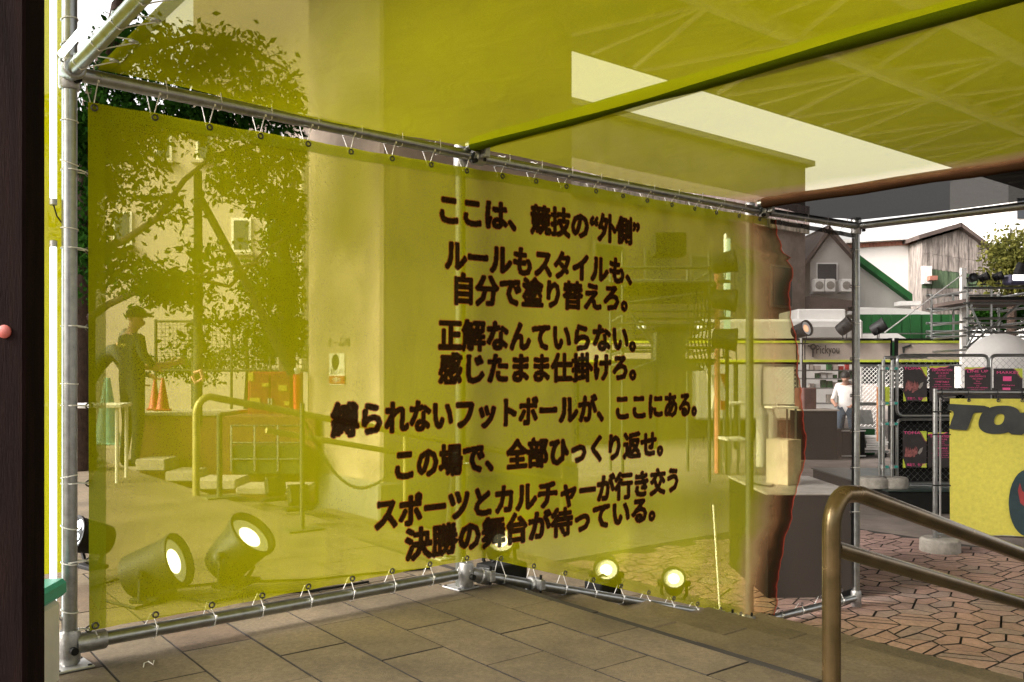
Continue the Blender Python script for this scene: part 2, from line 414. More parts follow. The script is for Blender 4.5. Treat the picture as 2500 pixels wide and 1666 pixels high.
def bold_cells(vs, fs, cell, rad):
    """rasterise glyph faces, grow them by rad with round corners and return a cell mesh (marching squares)"""
    lo = vs.min(0) - max(rad) - 3 * cell; hi = vs.max(0) + max(rad) + 3 * cell
    nx, ny = (int(math.ceil(k / cell)) + 1 for k in (hi - lo))
    gx = lo[0] + np.arange(nx) * cell; gy = lo[1] + np.arange(ny) * cell
    mk = np.zeros((nx, ny), bool)
    for f in fs:
        for k in range(1, len(f) - 1):
            a, b, c = vs[f[0]], vs[f[k]], vs[f[k + 1]]
            x0, x1 = min(a[0], b[0], c[0]), max(a[0], b[0], c[0]); y0, y1 = min(a[1], b[1], c[1]), max(a[1], b[1], c[1])
            i0, i1 = max(0, int((x0 - lo[0]) / cell)), int((x1 - lo[0]) / cell) + 2
            j0, j1 = max(0, int((y0 - lo[1]) / cell)), int((y1 - lo[1]) / cell) + 2
            X, Y = gx[i0:i1, None], gy[None, j0:j1]
            d = (b[0] - a[0]) * (c[1] - a[1]) - (b[1] - a[1]) * (c[0] - a[0])
            if abs(d) < 1e-12: continue
            w1 = ((X - a[0]) * (c[1] - a[1]) - (Y - a[1]) * (c[0] - a[0])) / d
            w2 = ((b[0] - a[0]) * (Y - a[1]) - (b[1] - a[1]) * (X - a[0])) / d
            mk[i0:i1, j0:j1] |= (w1 >= -.02) & (w2 >= -.02) & (w1 + w2 <= 1.02)
    rmax = max(rad); K = int(math.ceil(rmax / cell)) + 2
    dist = np.full((nx, ny), 9e9)
    pad = np.pad(mk, K)
    for dx in range(-K, K + 1):
        for dy in range(-K, K + 1):
            dd = math.hypot(dx, dy) * cell
            if dd > rmax + 1.6 * cell: continue
            sh = pad[K + dx:K + dx + nx, K + dy:K + dy + ny]
            np.minimum(dist, np.where(sh, dd, 9e9), out=dist)
    dist = np.minimum(dist, rmax + 2 * cell)
    res = []
    for r in rad:
        fld = r - dist; V = []; F = []; idx = {}
        def vert(key, p):
            if key not in idx: idx[key] = len(V); V.append(p)
            return idx[key]
        ins = fld > 0
        cnt = ins[:-1, :-1].astype(int) + ins[1:, :-1] + ins[:-1, 1:] + ins[1:, 1:]
        full = cnt == 4
        for i in range(nx - 1):                                     # whole cells: runs along y
            j = 0; row = full[i]
            if not row.any(): continue
            while j < ny - 1:
                if row[j]:
                    k = j
                    while k < ny - 1 and row[k]: k += 1
                    F.append((vert((i, j), (gx[i], gy[j])), vert((i + 1, j), (gx[i + 1], gy[j])), vert((i + 1, k), (gx[i + 1], gy[k])), vert((i, k), (gx[i], gy[k]))))
                    j = k
                else: j += 1
        for i, j in zip(*np.nonzero((cnt > 0) & (cnt < 4))):        # border cells
            cs = [(i, j), (i + 1, j), (i + 1, j + 1), (i, j + 1)]; poly = []
            for a in range(4):
                p, q = cs[a], cs[(a + 1) % 4]
                fp, fq = fld[p], fld[q]
                if fp > 0: poly.append(vert(p, (gx[p[0]], gy[p[1]])))
                if (fp > 0) != (fq > 0):
                    t = fp / (fp - fq); key = (min(p, q), max(p, q))
                    poly.append(vert(key, (gx[p[0]] + t * (gx[q[0]] - gx[p[0]]), gy[p[1]] + t * (gy[q[1]] - gy[p[1]]))))
            if len(poly) >= 3: F.append(tuple(poly))
        res.append((np.array(V), F))
    return res
def flat_text(name, body, m, origin, ex, ey, height, parent, nrm, width=None, center=True):
    """lettering on a flat face: origin = centre of the line, ex / ey in-plane axes, nrm outwards"""
    vs, fs = text_mesh(body)
    lo, hi = vs.min(0), vs.max(0)
    k = height / max(1e-6, hi[1] - lo[1]); kx = width / (hi[0] - lo[0]) if width else k
    mb = MB()
    mb.add([Vector(origin) + Vector(ex) * ((p[0] - (lo[0] + hi[0]) / 2) * kx) + Vector(ey) * ((p[1] - (lo[1] + hi[1]) / 2) * k) + Vector(nrm) * .002 for p in vs], fs)
    return mb.build(name, m, parent)

# ================================================================== THE SETTING
g = MB(); g.box((0, 60, -0.256), (400, 320, 0.5)); tag(g.build('ground', M_ASPH), kind='structure')

# pavement of interlocking clay pavers in front of the steps
def inframe(p, m=60):
    if p.y < .5: return False
    x = CX + p.x / p.y * FP; y = HY + (CZ - p.z) / p.y * FP
    return -m < x < 2500 + m and -m < y < 1666 + m
pv = MB(); pv.prism([wp(3.87, -4.6, -.0055), wp(7.7, -4.6, -.0055), wp(7.7, 2.4, -.0055), wp(3.87, 2.4, -.0055)], (0, 0, .003))
pave = tag(pv.build('pavement', M_JOINT), kind='structure')
HR = 0.175
hexv = [Vector((HR * math.cos(R(60 * k)), HR * math.sin(R(60 * k)) * .92)) for k in range(6)]
h = hexv; mid = lambda a, b: (a + b) / 2
c0 = Vector((0.01, -0.012))
cellA = [[h[0], h[1], mid(h[1], h[2]), c0, mid(h[5], h[0])], [mid(h[1], h[2]), h[2], h[3], mid(h[3], h[4]), c0], [c0, mid(h[3], h[4]), h[4], h[5], mid(h[5], h[0])]]
q1, q2 = mid(h[0], h[1]), mid(h[3], h[4])
cellB = [[h[1], h[2], h[2] * .45 + h[3] * .55, h[0] * .35 + h[1] * .65], [h[0] * .35 + h[1] * .65, h[2] * .45 + h[3] * .55, h[3], c0, h[0]],
         [h[0], c0, mid(h[4], h[5]), h[5]], [c0, h[3], h[4], mid(h[4], h[5])]]
m50, m12 = mid(h[5], h[0]), mid(h[1], h[2])
cellC = [[h[0], h[1], m12, m50], [m50, m12, h[2], h[5]], [h[5], h[2], h[3], h[4]]]
def paver_mesh(poly, i):
    cc = sum(poly, Vector((0, 0))) / len(poly)
    def ins(d, z):
        out = []
        n = len(poly)
        for a in range(n):
            p0, p1, p2 = poly[a - 1], poly[a], poly[(a + 1) % n]
            e1 = (p1 - p0).normalized(); e2 = (p2 - p1).normalized()
            n1 = Vector((-e1.y, e1.x)); n2 = Vector((-e2.y, e2.x))
            if n1.dot(cc - p1) < 0: n1 = -n1
            if n2.dot(cc - p1) < 0: n2 = -n2
            b = (n1 + n2); b = b / max(.35, b.dot(n1))
            q = p1 + b * d; out.append(Vector((q.x, q.y, z)))
        return out
    n = len(poly); lo, md, hi = ins(.0055, -.02), ins(.0055, .0135), ins(.0068, .0155)
    mb = MB()
    mb.add(lo + md + hi, [tuple(range(2 * n, 3 * n))] + [(a, (a + 1) % n, n + (a + 1) % n, n + a) for a in range(n)] + [(n + a, n + (a + 1) % n, 2 * n + (a + 1) % n, 2 * n + a) for a in range(n)])
    me = mb.mesh('paver', None); me.polygons.foreach_set('material_index', [0] + [1] * (2 * n)); return me
pmesh = {}
for ci, cell in enumerate((cellA, cellB, cellC)):
    for pi, poly in enumerate(cell):
        for mi in range(4):
            me = paver_mesh(poly, pi); me.materials.append(M_PAVE[mi]); me.materials.append(M_JOINT); pmesh[ci, pi, mi] = me
rot_u = Matrix.Rotation(ANG, 4, 'Z')
cand = []
for i in range(-2, 16):
    for j in range(-16, 9):
        u = 4.0 + i * 1.5 * HR; v = j * HR * math.sqrt(3) * .92 + (HR * math.sqrt(3) * .46 if i % 2 else 0)
        if not (3.92 < u < 7.62 and -4.4 < v < 2.2): continue
        p = wp(u, v, 0)
        if inframe(p, 170): cand.append((p.y, u, v))
cand.sort()
npv = 0; far = []
for _, u, v in cand:
    ci = rnd.choice((0, 0, 1, 2)); turn = rnd.choice((0, 180))
    for pi in range(len((cellA, cellB, cellC)[ci])):
        T = Matrix.Translation(wp(u, v, -.001 + rnd.uniform(-.0015, .0015))) @ rot_u @ Matrix.Rotation(R(turn), 4, 'Z') @ Matrix.Rotation(R(rnd.uniform(-.35, .35)), 4, 'X')
        me = pmesh[ci, pi, rnd.randrange(4)]
        if npv < 300:
            o = link('paver', me); o.matrix_basis = T; o.parent = pave; npv += 1
        else: far.append((me, T))
if far:
    mb = MB()
    for me, T in far: mb.add([T @ w.co for w in me.vertices], [tuple(p.vertices) for p in me.polygons])
    fo = tag(mb.build('far_pavers', M_PAVE[1], pave), kind='stuff'); fo.data.materials.append(M_JOINT)
    fo.data.polygons.foreach_set('material_index', [p_.material_index for me, T in far for p_ in me.polygons])

# upper platform and the broad steps that lead down from it
S0 = 1.85                                           # nosing of the platform along the wall
pf = MB(); pf.prism([wp(-9, -6, -.05), wp(S0, -6, -.05), wp(S0, 16, -.05), wp(-9, 16, -.05)], (0, 0, UP - .016 + .05))
plat = tag(pf.build('stone_platform', M_JOINT), kind='structure')
def slab(u0, u1, v0, v1, z0, z1, m, name, parent, bev=.003):
    mb = MB(); c = wp((u0 + u1) / 2, (v0 + v1) / 2, (z0 + z1) / 2)
    mb.box(c, (u1 - u0, v1 - v0, z1 - z0), ANG, bev)
    return mb.build(name, m, parent)
tw, tl = .255, .52
k = 0
for i in range(-2, 8):
    u0 = .095 + i * tw; u1 = min(u0 + tw, S0)
    off = -.06 + (.26 if i % 2 == 0 else 0)
    for j in range(-4, 3):
        v0 = off + j * tl
        if not any(inframe(wp(a, b, UP), 30) for a in (u0, u1) for b in (v0, v0 + tl)): continue
        m = M_STONE[rnd.choice((0, 1, 2, 0, 1, 2, 2, 0, 1, 2, 3))]
        slab(u0 + .0026, u1 - .0026, v0 + .0022, v0 + tl - .0022, UP - .03, UP + rnd.uniform(-.0012, .0012), m, 'paving_tile', plat, .0015)
        tm = [o for o in (COL.objects[-1],)][0].data; tm.materials.append(M_JOINT); tm.polygons.foreach_set('material_index', [0 if p_.normal.z > .95 else 1 for p_ in tm.polygons])
        k += 1
mb = MB()                                            # the rest of the platform is too far or too deep in the shade to tell tiles apart
mb.prism([wp(-8.9, 1.5, UP - .02), wp(S0 - .002, 1.5, UP - .02), wp(S0 - .002, 15.9, UP - .02), wp(-8.9, 15.9, UP - .02)], (0, 0, .02))
mb.build('platform_paving', M_STONE[2], plat)
mb = MB(); mb.prism([wp(-8.9, -5.9, UP - .02), wp(S0 - .002, -5.9, UP - .02), wp(S0 - .002, -2.2, UP - .02), wp(-8.9, -2.2, UP - .02)], (0, 0, .02))
mb.build('platform_paving', M_STONE[1], plat)
mb = MB(); mb.prism([wp(-8.9, -2.19, UP - .02), wp(-.42, -2.19, UP - .02), wp(-.42, 1.49, UP - .02), wp(-8.9, 1.49, UP - .02)], (0, 0, .02))
mb.build('platform_paving', M_STONE[1], plat)
st = MB(); st.prism([wp(S0 + .01, -5, -.05), wp(3.8, -5, -.05), wp(3.8, 12, -.05), wp(S0 + .01, 12, -.05)], (0, 0, .052))
steps = tag(st.build('stone_steps', M_JOINT), kind='structure')
for i in range(4):
    top = UP - .116 * (i + 1)
    for v0 in (-5.0, -3.9, -2.8, -1.7, -.6, .5, 1.6, 2.7, 3.8):
        slab(S0 + .003 + i * .5, S0 + .5 + i * .5, v0 + .002, v0 + 1.098, .003, top + rnd.uniform(-.001, .001), M_STONE[(i + int(v0 * 3)) % 3], 'step_slab', steps, .006)

# ------------------------------------------------------------------ railway pier, deck and its steel bracing
pr = thing('viaduct_pier', 'massive square concrete pier seen through the lettered yellow mesh, text stencilled on it', 'pier', wp(4.9, 5.2, 0))
pu0, pu1, pv0, pv1 = 3.65, 6.2, 4.4, 6.1
mb = MB(); mb.box(wp((pu0 + pu1) / 2, (pv0 + pv1) / 2, 3.38), (pu1 - pu0, pv1 - pv0, 6.72), ANG, .03); mb.build('shaft', M_CONC, pr)
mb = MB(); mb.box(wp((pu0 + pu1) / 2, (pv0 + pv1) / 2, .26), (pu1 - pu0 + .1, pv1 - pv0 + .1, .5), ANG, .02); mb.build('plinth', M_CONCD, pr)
nrmL = wp(-1, 0) - wp(0, 0); nrmL.z = 0
def pier_px(x, y):
    d = Vector(((x - CX) / FP, 1.0)); t = (A0.dot(U2) + pu0) / d.dot(U2)
    return at(x, y, t)
eyp = (wp(0, -1) - wp(0, 0)).normalized()
flat_text('stencilled_number', 'ホーム08', M_BLACK, pier_px(827, 836), eyp, (0, 0, 1), .1, pr, nrmL * 1.5, .52)
cs = pier_px(824, 905)
sg = thing('camera_notice', 'small white security camera notice with a red strip on the concrete pier', 'notice', cs)
def on_pier(w, h, x, y, m, name, d, parent=sg):
    c = pier_px(x, y); mb = MB(); mb.box(c + nrmL * d, (.008, w, h), ANG); return mb.build(name, m, parent)
on_pier(.36, .34, 824, 902, M_WHITE, 'board', .006)
p = on_pier(.36, .085, 825, 928, M_RED, 'red_strip', .012)
flat_text('lettering', '作動中', M_WHITE, pier_px(825, 928) + nrmL * .016, eyp, (0, 0, 1), .06, sg, nrmL)
flat_text('lettering', '防犯カメラ', M_BLACK, pier_px(825, 907) + nrmL * .011, eyp, (0, 0, 1), .06, sg, nrmL, .3)
mb = MB(); mb.lathe([(.085, 0), (.085, .006)], pier_px(821, 884) + nrmL * .008, nrmL, 18); mb.build('camera_symbol', M_BLACK, sg)

dk = thing('viaduct_deck', 'dark underside of the railway viaduct overhead with cream bracing, above the yellow ceiling', 'viaduct', wp(5, 0, 6.75))
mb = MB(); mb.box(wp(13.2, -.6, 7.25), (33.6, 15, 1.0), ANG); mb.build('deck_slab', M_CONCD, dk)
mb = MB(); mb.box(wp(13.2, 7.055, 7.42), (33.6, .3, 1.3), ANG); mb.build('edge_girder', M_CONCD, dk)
for v in (4.4, 2.7, 1.0):
    mb = MB(); mb.box(wp(13.2 if v < 4 else 18.3, v, 6.62), (33.4 if v < 4 else 23, .16, .24), ANG); mb.build('bracing_beam', M_PALE, dk)
for v0, v1, sh in ((4.4, 6.75, 0), (2.7, 4.4, 1.0)):
    for i in range(9):
        u = 6.6 + i * 2.1 + sh
        for du in (-.95, .95):
            mb = MB(); mb.tube([wp(u, v0, 6.6), wp(u + du, v1, 6.6)], .045, 6); mb.build('bracing_strut', M_PALE, dk)
        mb = MB(); mb.tube([wp(u, v0, 6.6), wp(u, v1, 6.6)], .03, 6); mb.build('bracing_strut', M_PALE, dk)

# ================================================================== THE PIPE FRAME
PR = .0243
FT = CZ + 1.02
dirL, dirB, dirC, dirD = Vector((.64, -.767)), Vector((.705, -.71)), Vector((.717, -.697)), Vector((.72, -.70))
fr = thing('pipe_frame', 'galvanised scaffold pipe frame carrying the yellow mesh sheets', 'frame', ws(0, UP))
def pipe(a, b, r=PR, name='pipe', n=14, m=None): 
    mb = MB(); mb.tube([a, b], r, n); return mb.build(name, m or M_STEEL, fr)
def p3(v, z): return Vector((v.x, v.y, z))
foot = [UP, UP, 0.0, 0.0]
for i in range(4):
    base = p3(PW[i] + (V2 * .045 if i in (1, 2) else V2 * 0), foot[i])
    pipe(base + Vector((0, 0, .008)), Vector((base.x, base.y, FT + (.4 if i == 0 else -.03))), m=M_OLDST if i in (1, 2) else None)
    mb = MB(); mb.box(base + Vector((0, 0, .005)), (.125, .125, .008), ANG + .1, .003)
    pl = mb.build('base_plate', M_PLATE, fr)
    for k in range(4):
        a = ANG + .1 + math.pi / 4 + k * math.pi / 2
        mb = MB(); mb.lathe([(.008, 0), (.008, .002)], base + Vector((math.cos(a) * .07, math.sin(a) * .07, .0092)), (0, 0, 1), 8); mb.build('bolt_hole', M_BLACK, pl)
    mb = MB(); mb.lathe([(.030, 0), (.034, .008), (.034, .1), (.030, .11)], p3(base, FT - .055), (0, 0, 1), 16)
    cp = mb.build('coupler', M_CAST, fr)
    mb = MB(); mb.lathe([(.011, 0), (.011, .02), (.006, .02)], p3(PW[i], FT) + Vector((.033, -.02, -.03)), (.8, -.6, 0), 8); mb.build('grub_screw', M_BLACK, cp)
zb = [UP + .075, UP + .075, .06, .07]
for i in range(3):
    a, b = ws(SL[i], zb[i]), ws(SL[i + 1] - 1e-4, zb[i + 1])
    d = (b - a).normalized()
    pipe(a + d * .02, b - d * .06 if i < 2 else b - d * .02)
    pipe(ws(SL[i], FT, .012) + d * .02, ws(SL[i + 1] - 1e-4, FT, .012))
    mb = MB(); mb.lathe([(.031, 0), (.034, .006), (.034, .10), (.031, .11)], p3(PW[i], zb[i] - .06), (0, 0, 1), 16)
    cp = mb.build('coupler', M_CAST, fr)
    mb = MB(); mb.lathe([(.034, .02), (.034, .11), (.030, .115)], a, d, 16); mb.build('collar', M_CAST, cp)
    mb = MB(); mb.lathe([(.013, 0), (.013, .018), (.007, .018)], a + Vector((.025, -.025, -.012)), (.7, -.7, 0), 10); mb.build('grub_screw', M_BLACK, cp)
mb = MB(); mb.lathe([(.031, 0), (.034, .006), (.034, .10), (.031, .11)], p3(PW[3], zb[3] - .06), (0, 0, 1), 16); mb.build('coupler', M_CAST, fr)
# swivel clamps on the low rail
def clamp(c, d, s=1.0):
    cl = None
    mb = MB(); mb.lathe([(.033 * s, -.03), (.039 * s, -.024), (.039 * s, .024), (.033 * s, .03)], c, d, 14); cl = mb.build('swivel_clamp', M_CAST, fr)
    sd_ = d.cross(Vector((0, 0, 1))).normalized()
    mb = MB(); mb.box(c + sd_ * .05 * s + Vector((0, 0, .01)), (.05 * s, .03 * s, .05 * s), math.atan2(sd_.y, sd_.x), .004); mb.build('clamp_jaw', M_CAST, cl)
    mb = MB(); mb.tube([c + sd_ * .05 * s + Vector((0, 0, -.03)), c + sd_ * .055 * s + Vector((0, 0, .055))], .007, 8); mb.build('clamp_bolt', M_BLACK, cl)
sB = SL[1]
dBC = (ws(SL[2] - .01, 0) - ws(SL[1] + .01, 0)); dBC.z = zb[2] - zb[1]; dBC.normalize()
for t in (.10, .40, 1.86, 2.04):
    a = ws(sB + t, zb[1] + (zb[2] - zb[1]) * t / (SL[2] - SL[1])); clamp(a, dBC)
clamp(ws(SL[2] + .06, zb[2]), (ws(SL[3], 0) - ws(SL[2] + .01, 0)).normalized())
for i in (1, 2):                                    # beam clamps under the ceiling
    clamp(ws(SL[i] + .06, FT, .012), (ws(SL[i] + .2, 0) - ws(SL[i] + .01, 0)).normalized())
# ceiling beams running towards the viewer
for i, d in ((0, dirL), (1, dirB), (2, dirC), (3, dirD)):
    a = p3(PW[i], FT + (.0 if i in (0, 3) else .04)); dd = Vector((d.x, d.y, 0))
    pipe(a + dd * .02, a + dd * 5.2)
mb = MB(); mb.lathe([(.031, 0), (.036, .006), (.036, .07), (.031, .075)], p3(PW[0], FT), (dirL.x, dirL.y, 0), 16); mb.build('collar', M_CAST, fr)
# raking brace behind the corner post, with its foot plate
pb = ws(sB, CZ - .365, -.075); pe = ws(sB + .30, UP + .02, -.62)
pipe(pb, pe, .02, 'brace')
clamp(ws(sB, CZ - .365, -.045), Vector((0, 0, 1)), 1.1)
mb = MB(); mb.box(pe + Vector((0, 0, -.012)), (.14, .12, .012), ANG, .003); mb.build('base_plate', M_PLATE, fr)
# thin white stay rod by the third post
rod = MB(); sr0, zr0 = wall_px(1742, 1508); sr1, zr1 = wall_px(1822, 1245)
rod.tube([ws(sr0, zr0, .05), ws(sr1, zr1, -.25)], .006, 8); rod.build('stay_rod', M_WHITE, fr)

# ================================================================== MESH BANNERS
TOPK = [(0.0, CZ + .931), (SL[1], CZ + .962), (SL[2], CZ + .985), (SL[3], CZ + .965)]
def interp(tab, s):
    if s <= tab[0][0]: return tab[0][1]
    for (a, x), (b, y) in zip(tab, tab[1:]):
        if s <= b: return x + (y - x) * (s - a) / (b - a)
    return tab[-1][1]
sK = wall_px(1180, 1362)[0]
BOTK = [(0.0, CZ - .852), (sK, CZ - .836), (SL[2] + .03, CZ - 1.485), (SL[3], CZ - 1.40)]
top = lambda s: interp(TOPK, s)
bot = lambda s: interp(BOTK, s)
S_L = wall_px(212, 700)[0]; S_R = wall_px(2082, 1000)[0]
edge_px = [(1890, 545), (1896, 575), (1905, 600), (1902, 615), (1918, 632), (1932, 632), (1936, 660), (1928, 690), (1926, 740), (1936, 800), (1948, 850), (1944, 900),
           (1952, 950), (1957, 1010), (1966, 1070), (1964, 1120), (1952, 1170), (1938, 1210), (1930, 1270), (1912, 1320), (1902, 1380), (1892, 1425), (1895, 1462), (1886, 1500), (1878, 1545)]
ek = []
for x, y in edge_px:
    s, z = wall_px(x, y); ek.append(((z - bot(s)) / (top(s) - bot(s)), s))
ek.sort()
def s_edge(r):
    return interp(ek, min(max(r, ek[0][0]), ek[-1][0])) + .006 * math.sin(r * 90) + .004 * math.sin(r * 213 + 1)
def ripple(s, z):
    et, eb = top(s) - z, z - bot(s)
    pull = math.cos(2 * math.pi * (s - S_L - .018) / .198)
    return .016 + .009 * math.sin(s * 2.3 + z * 1.1) + .005 * math.sin(z * 4.1 - s * 3.7) + .004 * math.sin(s * 11 + 2 * math.sin(z * 2.2)) + .006 * pull * (math.exp(-et / .10) + math.exp(-eb / .10))
def grid_cloth(fs, nr, nc, m, name, parent, burnf=None):
    """fs(r, t) -> (world point); r up, t along"""
    vs = []; bv = []
    for i in range(nr + 1):
        for j in range(nc + 1):
            p, b = fs(i / nr, j / nc); vs.append(p); bv.append(b)
    fsx = [(i * (nc + 1) + j, i * (nc + 1) + j + 1, (i + 1) * (nc + 1) + j + 1, (i + 1) * (nc + 1) + j) for i in range(nr) for j in range(nc)]
    mb = MB(); mb.add(vs, fsx, True); me = mb.mesh(name, m)
    a = me.attributes.new('burn', 'FLOAT', 'POINT'); a.data.foreach_set('value', bv)
    return link(name, me, parent)
ban = thing('yellow_mesh_banner', 'long yellow see-through mesh banner printed with black Japanese lettering, its right end burnt', 'banner', ws(1.0, UP))
def f_yel(r, t):
    t2 = 1 - (1 - t) ** 1.6
    se = s_edge(r); s = S_L + (se - S_L) * t2
    z = bot(s) + (top(s) - bot(s)) * r
    return ws(s, z, ripple(s, z)), se - s
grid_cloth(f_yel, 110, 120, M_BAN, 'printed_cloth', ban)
def f_sheer(r, t):
    se = s_edge(r); s = se + (S_R - se) * t
    z = bot(s) + (top(s) - bot(s)) * r
    return ws(s, z, ripple(s, z)), 1.0
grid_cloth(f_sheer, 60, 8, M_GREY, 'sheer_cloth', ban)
def strip(sa, sb, fz0, fz1, m, name, off=-.004, n=60):
    def f(r, t):
        s = sa + (sb - sa) * t; z = fz0(s) + (fz1(s) - fz0(s)) * r
        return ws(s, z, ripple(s, z) + off), 1.0
    return grid_cloth(f, 2, n, m, name, ban)
strip(S_L, SL[2] + .1, lambda s: top(s) - .045, lambda s: top(s) - .001, M_HEM, 'top_hem')
strip(S_L, S_L + .055, lambda s: bot(s) + .001, lambda s: top(s) - .046, M_HEM, 'side_hem', n=2)
strip(SL[2] + .13, S_R, lambda s: top(s) - .03, lambda s: top(s) - .001, M_DKMESH, 'dark_hem')
strip(S_R - .03, S_R, lambda s: bot(s) + .001, lambda s: top(s) - .031, M_DKMESH, 'dark_side_hem', n=2)
LINES = [('ここは、競技の“外側”', 1069, 511, 1557, 571), ('ルールもスタイルも、', 1080, 624, 1536, 667), ('自分で塗り替えろ。', 1104, 707, 1525, 731),
         ('正解なんていらない。', 1065, 819, 1545, 829), ('感じたまま仕掛けろ。', 1067, 902, 1545, 898), ('縛られないフットボールが、ここにある。', 804, 1028, 1696, 987),
         ('この場で、全部ひっくり返せ。', 961, 1137, 1609, 1082), ('スポーツとカルチャーが行き交う', 911, 1259, 1650, 1171), ('決勝の舞台が待っている。', 988, 1334, 1592, 1240)]
EMH = .146
for body, xl, yl, xr, yr in LINES:
    vs, fs = text_mesh(body)
    (s0, z0), (s1, z1) = wall_px(xl, yl), wall_px(xr, yr)
    x0, x1 = vs[:, 0].min() - .05, vs[:, 0].max() + .05
    kx = (s1 - s0) / (x1 - x0)
    P = np.stack([(vs[:, 0] - x0) * kx, (vs[:, 1] - .36) * EMH], 1)
    (bv, bf), (rv, rf) = bold_cells(P, fs, .0032, (.0082, .0120))
    for (V, F), m, nm, off in (((rv, rf), M_INKR, 'lettering_rim', .0008), ((bv, bf), M_INK, 'lettering', .0016)):
        mb = MB(); pts = []
        for a, b in V:
            s = s0 + a; z = z0 + (z1 - z0) * a / (s1 - s0) + b
            pts.append(ws(s, z, ripple(s, z) + off))
        mb.add(pts, F); mb.build(nm, m, ban)
    print('LINE', body[:4], 'em', round(kx, 4))
# grommets with their cable ties
def ring(c, nrm, r=.0095, t=.0032, n=14):
    nrm = nrm.normalized(); a = nrm.orthogonal().normalized(); b = nrm.cross(a)
    mb = MB(); mb.tube([c + (a * math.cos(2 * math.pi * k / n) + b * math.sin(2 * math.pi * k / n)) * r for k in range(n)], t, 6, closed=True)
    return mb
def wnrm(s):
    p = ws(s, 0, 1) - ws(s, 0, 0); return p
def loop_tie(s, zg, zp, parent):
    """tie from the grommet at height zg round the pipe at height zp"""
    n = wnrm(s); c = ws(s, zg, .006); q = ws(s, zp, .0)
    al = (ws(s + .01, 0) - ws(s, 0)).normalized()
    sg_ = 1 if zp > zg else -1
    j = rnd.uniform(-.008, .008)
    path = [c, q + n * .028 + al * (.014 + j) + Vector((0, 0, -.012 * sg_)), q + n * .02 + al * (.012 + j) + Vector((0, 0, .02 * sg_)), q + al * .004 + Vector((0, 0, .029 * sg_)),
            q - n * .02 - al * .006 + Vector((0, 0, .018 * sg_)), q - n * .027 - al * (.013 - j) + Vector((0, 0, -.01 * sg_)), c - n * .012]
    mb = MB(); mb.tube(path, .0019, 5); mb.build('cable_tie', M_TIE, parent)
    mb = MB(); mb.box(q + n * .031 + al * (.014 + j) + Vector((0, 0, -.016 * sg_)), (.006, .007, .008), ANG); mb.build('tie_head', M_TIE, parent)
s = S_L + .018
while s < S_R - .01:
    zt = top(s) - .018
    gm = ring(ws(s, zt, .004 + ripple(s, zt)), wnrm(s)).build('grommet', M_BRASSG, ban)
    loop_tie(s, zt, FT, gm)
    zl = bot(s) + .016
    gm = ring(ws(s, zl, .004 + ripple(s, zl)), wnrm(s)).build('grommet', M_BRASSG, ban)
    i = 0 if s < SL[1] else (1 if s < SL[2] else 2)
    loop_tie(s, zl, zb[i] + (zb[i + 1] - zb[i]) * (s - SL[i]) / (SL[i + 1] - SL[i]), gm)
    s += .198
for y in (425, 613, 801, 992, 1180, 1369, 1535):      # left edge, tied sideways to the post
    s_, z_ = wall_px(216, y)
    gm = ring(ws(s_, z_, .005), wnrm(s_)).build('grommet', M_BRASSG, ban)
    c = ws(s_, z_, .006); q = ws(0, z_ + .004); n = wnrm(0.1); al = (ws(.2, 0) - ws(.1, 0)).normalized()
    mb = MB(); mb.tube([c, q + al * .03 + n * .02, q + n * .0275, q - al * .026 + n * .006, q - al * .022 - n * .02, q + al * .022 - n * .016, c - n * .01], .0024, 5); mb.build('cable_tie', M_TIE, gm)
for y in (610, 700, 790, 877, 966, 1054, 1142, 1250, 1360):   # right edge
    s_, z_ = wall_px(2076, y)
    gm = ring(ws(s_, z_, .005), wnrm(s_)).build('grommet', M_BRASSG, ban)
    c = ws(s_, z_, .006); q = ws(SL[3], z_); n = wnrm(SL[3]); al = (ws(SL[3], 0) - ws(SL[3] - .1, 0)).normalized()
    mb = MB(); mb.tube([c, q - al * .02 + n * .022, q + n * .027, q + al * .026, q - n * .026, q - al * .02 - n * .016], .0026, 5); mb.build('cable_tie', M_TIE, gm)
# loose ties round the corner post
for z in (CZ + .86, CZ + .72, CZ + .5, CZ - .02, CZ - .33, CZ - .5, CZ - .62, CZ + 1.12, CZ + 1.2, CZ - .78):
    q = ws(0, z); mb = MB(); tl_ = rnd.uniform(-.01, .01)
    mb.tube([q + Vector((math.cos(a) * .0262, math.sin(a) * .0262, tl_ * math.cos(a))) for a in [k * math.pi / 7 for k in range(14)]], .0022, 5, closed=True)
    mb.build('post_tie', M_TIE, fr)

# second banner bay to the left of the corner post
b2 = thing('plain_yellow_banner', 'plain yellow mesh banner edge left of the corner post beside the white light tube', 'banner', wp(-.6, .06, UP))
def f2(r, t):
    u = -1.6 + t * 1.625; z = UP + .30 + r * 2.4
    return wp(u, .11 + .006 * math.sin(u * 4), z), 1.0
grid_cloth(f2, 20, 16, fabric('yellow_side_cloth', YEL, .94, .5), 'cloth', b2)

